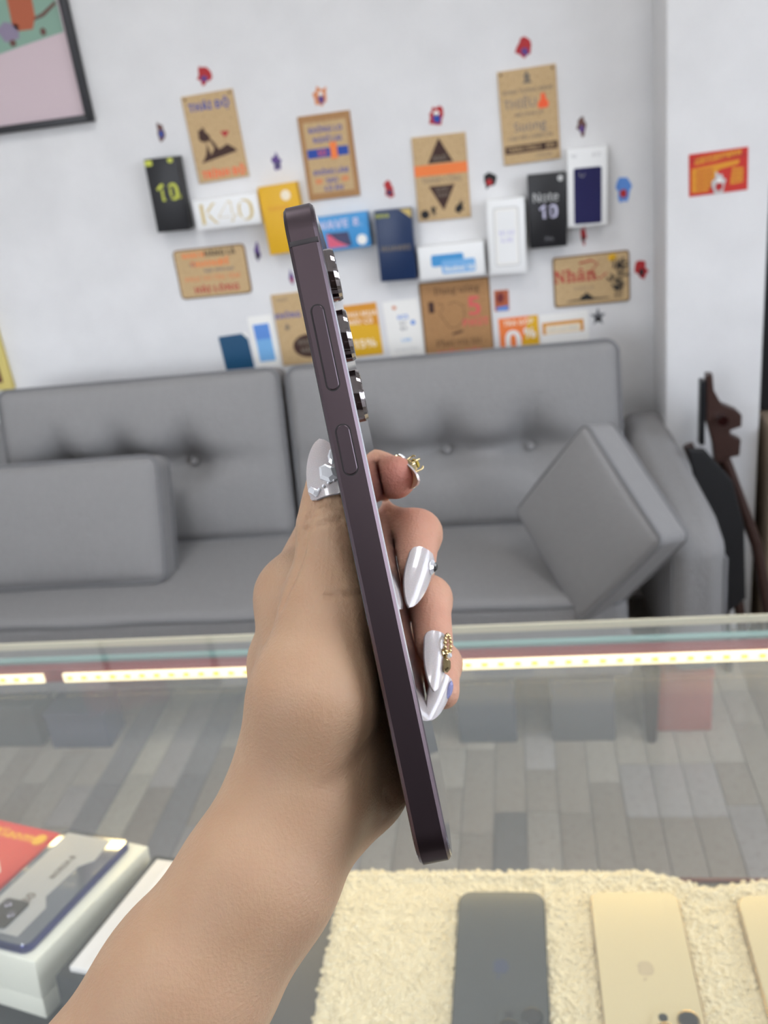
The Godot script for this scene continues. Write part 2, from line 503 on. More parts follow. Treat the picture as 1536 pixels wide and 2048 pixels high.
func room() -> void:
	setting("floor", box(6.4, 0.1, 6.0), mat(rgb(140, 135, 126), 0.5), xf(-0.5, -0.056, -0.1), "grey wood-look floor seen through the counter glass")
	planks()
	setting("ceiling", box(6.4, 0.1, 6.0), M.ceiling, xf(-0.5, 2.95, -0.1))
	setting("wall_back", box(6.4, 3.0, 0.1), M.wall, xf(-0.5, 1.45, WALL_Z - 0.05), "white painted wall behind the sofa, hung with signs and boxes")
	setting("wall_left", box(0.1, 3.0, 6.0), M.wall, xf(-3.15, 1.45, -0.1))
	# right wall with a wide window: its daylight runs along the phone's back edge
	var wr := setting("wall_right", box(0.1, 0.95, 6.0), M.wall, xf(2.15, 0.425, -0.1))
	part("upper_wall", box(0.1, 0.5, 6.0), M.wall, wr, xf(0, 2.275, 0))
	part("wall_end", box(0.1, 1.55, 1.7), M.wall, wr, xf(0, 1.25, -2.15))
	part("wall_end", box(0.1, 1.55, 1.9), M.wall, wr, xf(0, 1.25, 2.05))
	var win := setting("window_1", box(0.05, 0.05, 2.4), M.white, xf(2.15, 0.92, -0.1), "wide white framed window in the right wall")
	part("frame_bar", box(0.05, 0.05, 2.4), M.white, win, xf(0, 1.46, 0))
	for z in [-1.175, 0.0, 1.175]:
		part("frame_bar", box(0.05, 1.41, 0.05), M.white, win, xf(0, 0.73, z))
	for z in [-0.5875, 0.5875]:
		part("pane", box(0.005, 1.41, 1.125), M.glass, win, xf(0, 0.73, z))
	# the shop front behind the camera: open from the floor to the lintel
	setting("wall_front", box(1.7, 3.0, 0.12), M.wall, xf(1.25, 1.45, 2.45))
	setting("trim_1", box(4.2, 0.5, 0.12), M.wall, xf(-1.7, 2.65, 2.45), "lintel over the open shop front")
	setting("wall_pillar", box(0.228, 3.0, 0.212, 0.006), M.wall, xf(0.3425 + 0.114, 1.45, WALL_Z + 0.106), "white square pillar to the right of the sofa")

func staff_side() -> void:
	# tall cabinet added out of view, to darken the reflection in the phone edge
	var k := thing("added_cabinet", "tall dark brown cabinet added unseen behind the camera for the phone edge to mirror", "cabinet", xf(0.1, 0, 1.15))
	var w := mat(rgb(58, 44, 40), 0.6)
	part("carcass", box(1.5, 2.0, 0.36, 0.006), w, k, xf(0, 1.0, 0.02))
	for s in [-0.37, 0.37]:
		var d := part("door", box(0.72, 1.9, 0.02, 0.004), w, k, xf(s, 1.0, -0.172))
		part("handle", box(0.014, 0.16, 0.02, 0.005), M.ring_metal, d, xf(-s * 0.86, 0.05, -0.02))

func planks() -> void:
	var tones := []
	for c in [rgb(184, 176, 158), rgb(172, 162, 144), rgb(132, 128, 120), rgb(206, 200, 178), rgb(184, 178, 168), rgb(150, 147, 142)]:
		tones.append(triplanar(mat(c, 0.45, 0.0, {"albedo_texture": TEX.wood}), 5.0))
	var f := get_node("floor")
	var meshes := {}
	for col in range(-25, 8):
		var x := 0.1895 + 0.07 * col
		var cuts := [-1.25, -1.555, -1.725, -2.0, -2.3]
		if col < 0 or col > 2:
			cuts = [-1.22 - rng.randf() * 0.1]
			while cuts[-1] > -2.3:
				cuts.append(cuts[-1] - [0.14, 0.28, 0.42][rng.randi() % 3])
		for i in cuts.size() - 1:
			var len_: float = cuts[i] - cuts[i + 1]
			var z: float = (cuts[i] + cuts[i + 1]) / 2
			var tone := rng.randi() % 2 if rng.randf() < 0.8 else 4
			if col >= 0 and col <= 2:
				tone = 4 if i == 1 else 1 if i == 0 else 0
			elif col == -4 and z > -1.6:
				tone = 2
			elif col == -17:
				tone = 3
			elif col == -18 or col == -15:
				tone = 5
			var key := snappedf(len_, 0.001)
			if not meshes.has(key):
				meshes[key] = box(0.0684, 0.006, len_ - 0.0016, 0.0008, 1)
			part("plank", meshes[key], tones[tone], f, xf(x + 0.5, 0.053, z + 0.1))

func ceiling_lights() -> void:
	var spots := [[-0.9, -1.0, "the sofa end"], [0.7, -0.6, "the pillar"], [-0.9, 1.0, "the shop front"], [0.8, 1.0, "the staff corner"]]
	for s in spots:
		var t := thing("ceiling_light", "square white ceiling light panel nearest %s" % s[2], "ceiling light", xf(s[0], 2.9, s[1]), "ceiling light panels")
		part("frame", prism(rrect(0.64, 0.64, 0.01, 2), 0.02, 0.002), M.white, t, xf(0, 0, 0, 90))
		part("lamp_diffuser", box(0.6, 0.006, 0.6), M.lamp_panel, t, xf(0, -0.021, 0))
		var l := AreaLight3D.new()
		l.name = "panel_light"
		l.area_size = Vector2(0.6, 0.6)
		l.light_energy = 2.8
		l.light_color = Color(0.965, 0.975, 0.995)
		l.shadow_enabled = true
		l.set("area_range", 12.0)
		t.add_child(l)
		l.transform = xf(0, -0.03, 0, -90)

func counter() -> void:
	var c := thing("display_counter", "glass display counter with maroon rail and glass top across the foreground", "counter", xf(-0.2, 0, 0))
	part("base", box(3.2, 0.5, 0.56, 0.01), M.counter_base, c, xf(0, 0.25, -0.5))
	part("glass_top", box(3.2, 0.008, 0.64), M.glass, c, xf(0, 0.92, -0.503))
	part("glass_rim", box(3.2, 0.0082, 0.0025), M.glass_rim, c, xf(0, 0.92, -0.8245), "pale rim of the glass top")
	part("glass_front", box(3.2, 0.4, 0.006), M.glass, c, xf(0, 0.708, -0.809))
	part("glass_edge", box(3.2, 0.003, 0.0085), M.glass_edge, c, xf(0, 0.9125, -0.8065), "green edge of the front pane")
	part("rail", box(3.2, 0.018, 0.012, 0.002), M.red_rail, c, xf(0, 0.902, -0.796), "maroon rail under the glass top")
	for s in [-1.59, 1.59]:
		part("side_panel", box(0.02, 0.42, 0.58, 0.002), M.counter_base, c, xf(s, 0.7, -0.505))
	part("shelf", box(3.14, 0.018, 0.46, 0.002), M.shelf, c, xf(0, 0.728, -0.433))
	part("shelf_edge", box(3.14, 0.02, 0.004), mat(rgb(92, 50, 44), 0.45), c, xf(0, 0.727, -0.666), "red-brown edging of the shelf")
	# two strips of leds along the rail
	for s in [["right", -0.518, 1.35], ["left", -1.75, -0.541]]:
		var mid: float = (s[1] + s[2]) / 2
		var length: float = s[2] - s[1]
		var t := thing("led_strip", "warm white led strip under the counter glass, %s of the gap" % s[0], "led strip", xf(mid, 0.901, -0.7875), "led strips on the counter rail")
		part("led_tape", box(length, 0.011, 0.0035, 0.001, 1), M.led_body, t)
		var dot := box(0.006, 0.0045, 0.001)
		var n := int(length / 0.0167)
		for k in n:
			var x := -length / 2 + (k + 0.5) * 0.0167
			if mid + x > -0.85 and mid + x < 0.4:
				part("led", dot, M.led_dot, t, xf(x, 0.0005, 0.0022))
		var l := AreaLight3D.new()
		l.name = "strip_light"
		l.area_size = Vector2(length, 0.01)
		l.light_energy = 0.14 * length
		l.light_color = Color(1.0, 0.88, 0.60)
		l.shadow_enabled = true
		t.add_child(l)
		l.transform = xf(0, -0.004, 0.006, -40, 180)

# ------------------------------------------------------------------ sofa
func puff(size: Vector3, bulge: float, tufts := []) -> Callable:
	var h := size / 2
	return func(p: Vector3) -> Vector3:
		var u := clampf(absf(p.x) / h.x, 0, 1)
		var v := clampf(absf(p.y) / h.y, 0, 1)
		var k := (1.0 - pow(u, 3.0)) * (1.0 - pow(v, 3.0))
		var z := p.z + signf(p.z) * bulge * k * clampf(absf(p.z) / h.z, 0, 1)
		if p.z > 0:
			for t in tufts:
				var d := Vector2(p.x - t.x, (p.y - t.y) * 1.0)
				z -= 0.07 * exp(-d.length_squared() / 0.0042) * clampf(p.z / h.z, 0, 1)
				var fold := exp(-pow((p.y - t.y) / 0.03, 2)) * exp(-pow((p.x - t.x) / 0.16, 2))
				z -= 0.034 * fold * clampf(p.z / h.z, 0, 1)
				var up := exp(-pow((p.x - t.x) / 0.028, 2)) * smoothstep(t.y - 0.01, t.y + 0.04, p.y) * (1.0 - smoothstep(t.y + 0.06, t.y + 0.16, p.y))
				z -= 0.024 * up * clampf(p.z / h.z, 0, 1)
		return Vector3(p.x, p.y + 0.012 * (1.0 - v) * 0.0, z)

func welt(w: float, h: float, r: float, z: float, wave := 0.0) -> Array:
	var out := []
	for q in rrect(w, h, r, 5):
		out.append(Vector3(q.x, q.y, z))
	var fine := []
	for i in out.size():
		var a: Vector3 = out[i]
		var b: Vector3 = out[(i + 1) % out.size()]
		var n := maxi(1, int(a.distance_to(b) / 0.03))
		for k in n:
			var q := a.lerp(b, k / float(n))
			q.z += wave * sin(q.x * 17.0 + q.y * 11.0)
			fine.append(q)
	return fine

func cushion(called: String, size: Vector3, r: float, bulge: float, parent: Node, at: Transform3D, tufts := [], pipes := [1.0]) -> Node:
	var o := part(called, box(size.x, size.y, size.z, r, 3, 26, puff(size, bulge, tufts)), M.fabric, parent, at)
	for s in pipes:
		part("piping", tube(welt(size.x - 0.004, size.y - 0.004, r, s * (size.z / 2 - r * 0.42), 0.002), 0.0048, 6, true), M.piping, o)
	var button := lathe([[0.0, -0.002], [0.011, 0.0], [0.009, 0.005], [0.0, 0.007]], 14)
	for t in tufts:
		part("button", button, M.fabric, o, xf(t.x, t.y, size.z / 2 + bulge - 0.092, 90))
	return o

func sofa() -> void:
	var s := thing("sofa", "grey fabric sofa with tufted back cushions against the wall", "sofa", xf(-0.75, 0, -2.0))
	part("base", box(2.0, 0.12, 0.56, 0.02), M.fabric, s, xf(-0.05, 0.255, -0.06))
	part("back_frame", box(2.02, 0.5, 0.1, 0.03), M.fabric, s, xf(-0.02, 0.47, -0.4))
	cushion("seat_cushion", Vector3(1.98, 0.56, 0.125), 0.03, 0.012, s, xf(-0.05, 0.345, -0.05, -90), [], [1.0, -1.0])
	cushion("back_cushion", Vector3(0.80, 0.45, 0.13), 0.032, 0.035, s, xf(-0.285, 0.625, -0.272, -13), [Vector2(-0.235, -0.01), Vector2(-0.06, -0.005), Vector2(0.125, -0.01)])
	cushion("back_cushion", Vector3(0.845, 0.45, 0.13), 0.032, 0.035, s, xf(0.556, 0.622, -0.272, -13), [Vector2(-0.22, -0.02), Vector2(-0.02, -0.025), Vector2(0.195, -0.03)])
	# armrest: higher at the back, splayed a little at the front
	var arm := func(p: Vector3) -> Vector3:
		var t := (p.z + 0.31) / 0.62
		var up := smoothstep(-0.1, 0.2, p.y)
		return Vector3(p.x + 0.045 * t, p.y + up * lerpf(0.03, -0.045, t) - up * 0.03 * smoothstep(0.85, 1.0, t), p.z)
	part("armrest", box(0.115, 0.40, 0.62, 0.038, 3, 8, arm), M.fabric, s, xf(1.042, 0.40, -0.085))
	var path := []
	for i in 21:
		var a := PI * i / 20.0
		path.append(Vector3(0.045 - 0.05 * cos(a), (0.1 + 0.05 * sin(a)) if i > 0 and i < 20 else 0.05, 0.302))
	part("piping", tube([Vector3(-0.008, -0.18, 0.29), Vector3(-0.008, 0.08, 0.29), Vector3(0.01, 0.115, 0.285), Vector3(0.045, 0.128, 0.28), Vector3(0.08, 0.115, 0.285), Vector3(0.1, 0.08, 0.29), Vector3(0.1, -0.18, 0.29)], 0.0048, 6), M.piping, s, xf(1.042, 0.40, -0.085))
	for x in [-0.95, 0.99]:
		for z in [0.19, -0.36]:
			part("leg", lathe([[0.012, 0.0], [0.022, 0.2]], 14), M.dark_wood, s, xf(x, 0, z))
	# loose cushions
	var p := thing("throw_pillow", "oblong grey throw pillow leaning on the left of the sofa", "pillow", xf(-1.215, 0.556, -2.02, -22, 0, 0))
	cushion("pillow_body", Vector3(0.60, 0.32, 0.10), 0.03, 0.03, p, Transform3D(), [], [1.0, -1.0])
	var q := thing("box_cushion", "square grey piped cushion tipped on its corner against the right armrest", "cushion", Transform3D(Basis.from_euler(Vector3(deg_to_rad(-12), deg_to_rad(-50), 0)) * Basis(Vector3(0, 0, 1), deg_to_rad(53)), Vector3(0.130, 0.562, -1.835)))
	cushion("cushion_body", Vector3(0.31, 0.31, 0.09), 0.018, 0.02, q, Transform3D(), [], [1.0, -1.0])

func corner() -> void:
	# folded wooden chair standing against the pillar
	var c := thing("folding_chair", "dark wooden folding chair folded and leaning on the white pillar", "chair", xf(0.452, 0, -2.19))
	var post := poly([-0.036, 0.774, -0.022, 0.774, -0.018, 0.735, 0.0, 0.70, 0.034, 0.682, 0.047, 0.668, 0.047, 0.64, 0.022, 0.632, 0.022, 0.622, 0.047, 0.606, 0.045, 0.566, 0.022, 0.562, 0.018, 0.50, -0.006, 0.50, -0.018, 0.60, -0.034, 0.66])
	part("back_post", prism(post, 0.03, 0.003), M.dark_wood, c)
	part("back_edge", box(0.012, 0.16, 0.034, 0.003), M.black_metal, c, xf(-0.043, 0.68, 0.015))
	part("leg", tube([Vector3(-0.075, 0.60, 0.02), Vector3(0.03, 0.33, 0.03), Vector3(0.075, 0.0, 0.05)], 0.013, 8), M.dark_wood, c)
	part("leg", tube([Vector3(0.01, 0.56, 0.03), Vector3(0.09, 0.33, 0.04), Vector3(0.15, 0.0, 0.06)], 0.014, 8), M.dark_wood, c)
	part("leg", tube([Vector3(-0.02, 0.54, 0.06), Vector3(0.0, 0.3, 0.08), Vector3(0.02, 0.0, 0.1)], 0.011, 8), M.black_metal, c)
	part("seat", prism(poly([-0.085, 0.61, -0.045, 0.605, 0.02, 0.52, 0.05, 0.40, 0.06, 0.20, 0.02, 0.16, -0.02, 0.30]), 0.024, 0.004), M.black_cloth, c, xf(0, 0, 0.06))
	part("hinge", lathe([[0.0, 0.0], [0.012, 0.0], [0.012, 0.02], [0.0, 0.02]], 14), M.ring_metal, c, xf(0.0, 0.665, 0.03, 90))
	# dark cabinet behind the pillar's right side
	var k := thing("cabinet", "tan cabinet with black upper panel at the right edge behind the pillar", "cabinet", xf(0.79, 0, -2.36))
	part("body", box(0.40, 0.60, 0.24, 0.005), M.tan_panel, k, xf(0, 0.30, 0))
	part("upper_panel", box(0.40, 0.55, 0.06, 0.005), M.black_card, k, xf(0, 0.88, -0.04), "black upper panel")

func under_sofa() -> void:
	var rows := [
		["storage_box", -0.143, -1.86, 0.138, 0.185, 0.1, mat(rgb(70, 76, 92), 0.6), "slate blue storage box on the floor under the sofa"],
		["storage_box", 0.085, -1.86, 0.146, 0.185, 0.1, mat(rgb(104, 102, 106), 0.6), "grey storage box beside the slate blue one under the sofa"],
		["carton", 0.32, -1.9, 0.125, 0.17, 0.12, mat(rgb(186, 96, 82), 0.6), "red carton on the floor by the right sofa leg"],
		["storage_box", -1.205, -1.87, 0.165, 0.11, 0.1, mat(rgb(66, 70, 98), 0.6), "dark blue storage box under the left end of the sofa"],
		["carton", -1.40, -1.88, 0.16, 0.13, 0.1, mat(rgb(74, 76, 78), 0.6), "charcoal carton under the far left end of the sofa"]]
	for r in rows:
		var t := thing(r[0], r[7], "box", xf(r[1], 0, r[2]))
		part("body", box(r[3], r[4] * 0.86, r[5], 0.004, 1), r[6], t, xf(0, r[4] * 0.43, 0))
		part("lid", box(r[3] + 0.006, r[4] * 0.14, r[5] + 0.006, 0.004, 1), r[6], t, xf(0, r[4] * 0.93, 0))

# ------------------------------------------------------------------ wall
func plaque(called: String, label: String, a: Array, m: Material, r: float, thick: float, edge: Material = null) -> Node3D:
	# a = middle x, middle y, width, height, turn
	var t := thing(called, label, "sign", xf(a[0], a[1], WALL_Z, 0, 0, a[4]), "signs on the wall")
	if edge:
		part("edge", prism(rrect(a[2], a[3], r, 4), thick * 0.8, 0.0008), edge, t)
		part("board", prism(rrect(a[2] - 0.007, a[3] - 0.007, r * 0.8, 4), thick, 0.0008), m, t)
	else:
		part("board", prism(rrect(a[2], a[3], r, 4), thick, 0.0008), m, t)
	return t

func ink(t: Node, outline: PackedVector2Array, m: Material, z: float, called := "print") -> void:
	part(called, prism(outline, 0.0006), m, t, xf(0, 0, z))

func wall_signs() -> void:
	var z := 0.006
	var pin := lathe([[0.0, 0.0], [0.003, 0.0], [0.002, 0.0015], [0.0, 0.002]], 10)
	var t := plaque("wooden_sign", "wooden sign with brown climber silhouette and small red flag", [-0.759, 1.419, 0.138, 0.212, 1.6], M.sign, 0.002, z)
	text(t, "THÁI ĐỘ", 0.019, M.blue, xf(0, 0.076, z), {"wide": 1.05})
	for q in [[0.047, 0.0625], [0.053, -0.101]]:
		ink(t, ellipse(0.004, 0.004, 10), M.blue if q[1] > 0 else M.orange_red, z)
		t.get_child(-1).position += Vector3(q[0], q[1], 0)
	text(t, "TRÌNH ĐỘ", 0.019, M.orange_red, xf(0.004, -0.088, z), {"wide": 0.95})
	ink(t, poly([-50, -58, 53, -40, 42, -30, 28, -20, 14, -26, 4, -30, -6, -12, -14, -2, -16, 8, -24, 16, -26, 26, -32, 28, -33, 22, -42, 22, -44, 0, -36, -8, -30, -6, -27, -16, -34, -40, -44, -52], 0.001), M.ink_brown, z)
	ink(t, poly([-27, -8, -17, -6, -8, -26, -20, -40], 0.001), M.sign, z + 0.0006)
	ink(t, poly([16, 12, 40, 10, 33, 2, 25, -4], 0.001), M.red, z)
	for s in [-1, 1]:
		part("pin", pin, M.ink_brown, t, xf(s * 0.06, 0.098, z, 90))

	t = plaque("wooden_sign", "wooden sign crossed by a blue band with orange slip", [-0.468, 1.338, 0.136, 0.206, 0.3], M.kraft, 0.002, z)
	ink(t, rrect(0.112, 0.172, 0.002, 2), M.sign, z, "face")
	var z2 := z + 0.0006
	text(t, "KHÔNG LO", 0.013, M.blue, xf(0, 0.066, z2), {"wide": 0.95})
	text(t, "NGHĨ LẠI", 0.013, M.blue, xf(0.002, 0.042, z2), {"wide": 0.95})
	ink(t, poly([-55, -6, 53, -6, 53, 16, -55, 16], 0.001, Vector2(0, 0.006)), M.blue, z2, "band")
	text(t, "SỢ", 0.014, M.coral, xf(-0.016, 0.011, z2 + 0.0006))
	ink(t, poly([-9, -18, 9, -18, 9, 22, -9, 22], 0.001, Vector2(0.015, 0.012)), M.orange, z2 + 0.0006, "slip")
	text(t, "KHÔNG LÀM", 0.012, M.blue, xf(0, -0.036, z2), {"wide": 0.95})
	text(t, "SAO", 0.012, M.blue, xf(0, -0.057, z2))
	text(t, "CÓ ĂN", 0.012, M.blue, xf(0.002, -0.077, z2))
	for s in [-1, 1]:
		ink(t, rrect(0.018, 0.012, 0.002, 2), M.peach, z2)
		t.get_child(-1).position += Vector3(s * 0.035, -0.057, 0)

	t = plaque("wooden_sign", "wooden sign with two brown triangles and an orange band", [-0.184, 1.254, 0.137, 0.206, -0.7], M.sign, 0.002, z)
	ink(t, poly([-32, 37, 33, 37, 0, 96], 0.001), M.ink_brown, z)
	ink(t, poly([-34, -18, 32, -18, 0, -80], 0.001), M.ink_brown, z)
	ink(t, poly([-68, 8, 68, 8, 68, 34, -68, 34], 0.001), M.orange, z, "band")
	text(t, "KHÓ", 0.012, M.ink_grey, xf(0, 0.048, z + 0.0006))
	text(t, "THÀNH CÔNG", 0.014, M.ink_grey, xf(0, -0.004, z), {"weight": 400, "wide": 0.85})
	text(t, "KHÓC", 0.009, M.ink_grey, xf(0, -0.028, z + 0.0006))
	text(t, "THAY", 0.009, M.ink_grey, xf(0, -0.042, z + 0.0006))
	ink(t, ellipse(0.022, 0.022, 18), M.ink_black, z)
	t.get_child(-1).position += Vector3(-0.05, -0.086, 0)
	ink(t, poly([-36, -92, -30, -84, -34, -74, -30, -66, -24, -72, -18, -68, -24, -80, -20, -92, -27, -86], 0.001), M.ink_black, z)
	ink(t, poly([28, -84, 40, -92, 44, -84, 52, -82, 48, -72, 54, -62, 46, -66, 44, -56, 40, -68, 32, -72], 0.001), M.ink_black, z)

	t = plaque("wooden_sign", "tall wooden sign with orange bag mark and dark band of letters below", [0.046, 1.374, 0.141, 0.216, 0.8], M.sign, 0.002, z)
	ink(t, poly([-12, 74, 12, 74, 6, 82, 8, 92, 2, 96, 0, 104, -4, 96, -8, 92, -5, 82], 0.001), M.ink_grey, z)
	text(t, "ĐỪNG TƯỞNG RẰNG", 0.008, M.ink_grey, xf(0, 0.058, z), {"wide": 1.15})
	text(t, "THIẾU", 0.021, M.ink_slate, xf(-0.02, 0.03, z), {"weight": 400})
	ink(t, poly([24, 14, 46, 14, 49, 24, 42, 36, 40, 46, 35, 48, 30, 44, 31, 36, 22, 24], 0.001), M.orange_red, z)
	text(t, "MÀ CHƯA CÓ", 0.008, M.ink_grey, xf(0, 0.005, z))
	text(t, "Sướng", 0.021, M.ink_slate, xf(0, -0.023, z), {"weight": 400})
	text(t, "LÀM VIỆC CHĂM CHỈ", 0.008, M.ink_grey, xf(0, -0.048, z))
	ink(t, rrect(0.13, 0.018, 0.001, 2), M.ink_brown, z, "band")
	t.get_child(-1).position += Vector3(0, -0.074, 0)
	text(t, "THÀNH CÔNG SẼ ĐẾN", 0.009, M.sign, xf(0, -0.074, z + 0.0006), {"wide": 0.9})
	text(t, "CỐ LÊN BẠN", 0.005, M.ink_grey, xf(0.03, -0.094, z))
	for s in [-1, 1]:
		part("pin", pin, M.ink_brown, t, xf(s * 0.062, 0.1, z, 90))

	t = plaque("wooden_sign", "rounded wooden sign with red brush word and black bamboo", [0.184, 0.959, 0.196, 0.132, 0.3], M.sign, 0.008, z, M.sign_edge)
	text(t, "Nhẫn", 0.032, M.red, xf(-0.042, 0.014, z), {"font": "Droid Serif", "wide": 0.9})
	part("flourish", tube([Vector3(-0.03, 0.045, z), Vector3(0.0, 0.05, z), Vector3(0.018, 0.04, z), Vector3(-0.004, 0.02, z), Vector3(0.02, 0.0, z), Vector3(0.04, 0.014, z)], 0.003, 6, false, 0.5), M.red, t)
	text(t, "Ở ĐỜI LÀ", 0.009, M.ink_grey, xf(-0.02, -0.02, z), {"weight": 400})
	ink(t, poly([-66, -53, 46, -52, 46, -50, 6, -48, -4, -40, -10, -36, -14, -30, -18, -37, -28, -41, -30, -48, -66, -51], 0.001), M.ink_black, z)
	ink(t, ellipse(0.022, 0.018, 16), M.yellow, z)
	t.get_child(-1).position += Vector3(0.055, 0.052, 0)
	for k in 4:
		part("bamboo_stem", tube([Vector3(0.058 + k * 0.006, -0.054, z), Vector3(0.066 + k * 0.004, -0.01, z), Vector3(0.07 + k * 0.006, 0.03, z)], 0.0012, 5), M.ink_black, t)
	var leaf := prism(poly([0, 0, 3, 8, 0, 22, -3, 8], 0.001), 0.0006)
	for k in 26:
		part("bamboo_leaf", leaf, M.ink_black, t, xf(0.05 + rng.randf() * 0.036, -0.035 + rng.randf() * 0.075, z, 0, 0, rng.randf_range(-100, 100)))

	t = plaque("wooden_sign", "rounded wooden sign with orange lines and a red bottom line", [-0.836, 1.081, 0.205, 0.134, -0.1], M.sign, 0.012, z, M.sign_edge)
	text(t, "KHÁCH", 0.014, M.orange, xf(-0.045, 0.049, z))
	text(t, "HÀNG LÀ", 0.015, M.ink_black, xf(0.03, 0.05, z))
	text(t, "vị", 0.013, M.ink_slate, xf(-0.052, 0.025, z))
	text(t, "THƯỢNG", 0.015, M.orange, xf(-0.014, 0.024, z))
	text(t, "ĐẾ", 0.016, M.orange, xf(0.04, 0.025, z))
	text(t, "luôn mỉm cười", 0.009, M.ink_slate, xf(0.02, 0.006, z))
	text(t, "PHỤC VỤ TẬN TÂM", 0.013, M.peach, xf(-0.002, -0.015, z))
	text(t, "HÀI LÒNG", 0.017, M.red, xf(0.005, -0.045, z), {"wide": 1.15})

	t = plaque("wooden_sign", "brown kraft sign with large pink number and thin drawing of a hand", [-0.177, 0.886, 0.190, 0.216, 0.0], M.kraft, 0.003, z, M.sign_edge)
	text(t, "Đừng uống", 0.017, M.ink_brown, xf(0.006, 0.082, z), {"font": "Droid Serif", "weight": 400})
	text(t, "5", 0.05, M.coral, xf(0.05, 0.033, z))
	text(t, "PHÚT", 0.02, M.coral, xf(0.05, -0.01, z))
	ink(t, rrect(0.015, 0.03, 0.002, 2), M.ink_brown, z)
	t.get_child(-1).position += Vector3(-0.066, 0.04, 0)
	part("line_drawing", tube([Vector3(-0.05, 0.045, z), Vector3(-0.04, 0.05, z), Vector3(-0.034, 0.035, z), Vector3(-0.045, 0.02, z), Vector3(-0.03, -0.005, z), Vector3(-0.02, -0.02, z), Vector3(0.0, -0.02, z), Vector3(0.02, 0.0, z), Vector3(0.022, 0.035, z), Vector3(0.0, 0.05, z), Vector3(-0.02, 0.045, z)], 0.0008, 5), M.ink_brown, t)
	ink(t, poly([-16, -40, 14, -34, 15, -28, -15, -34], 0.001), M.ink_brown, z)
	text(t, "Phải vội lái", 0.017, M.ink_brown, xf(0.0, -0.06, z), {"font": "Droid Serif", "weight": 400})
	text(t, "NHÂU  MÁY", 0.016, M.coral, xf(0.0, -0.09, z))

	t = plaque("wooden_sign", "wooden sign with blue word and brown oval, half behind the held phone", [-0.603, 0.903, 0.158, 0.201, 0.8], M.sign, 0.002, z)
	text(t, "chúng ta", 0.006, M.ink_grey, xf(-0.05, 0.085, z))
	text(t, "KHÔNG", 0.015, M.blue, xf(-0.04, 0.04, z))
	ink(t, poly([-8, -4, -2, -2, 0, 8, 4, -2, 9, -4, 3, -6, 4, -12, 0, -8, -4, -12, -3, -6], 0.0012, Vector2(-0.048, 0.012)), M.ink_grey, z)
	ink(t, ellipse(0.09, 0.066), M.ink_brown, z)
	t.get_child(-1).position += Vector3(0.005, -0.05, 0)
	text(t, "KHÁCH\nHÀNG", 0.014, M.ink_grey, xf(0.008, -0.05, z + 0.0006))

func carton(label: String, a: Array, depth: float, m: Material, side: Material = null) -> Node3D:
	var t := thing("phone_box", label, "box", xf(a[0], a[1], WALL_Z, 0, 0, a[4]), "phone boxes fixed to the wall")
	part("base", box(a[2] - 0.002, a[3] - 0.002, depth * 0.5, 0.001, 1), side if side else m, t, xf(0, 0, depth * 0.25))
	part("lid", box(a[2], a[3], depth * 0.66, 0.0015, 1), m, t, xf(0, 0, depth * 0.67))
	return t

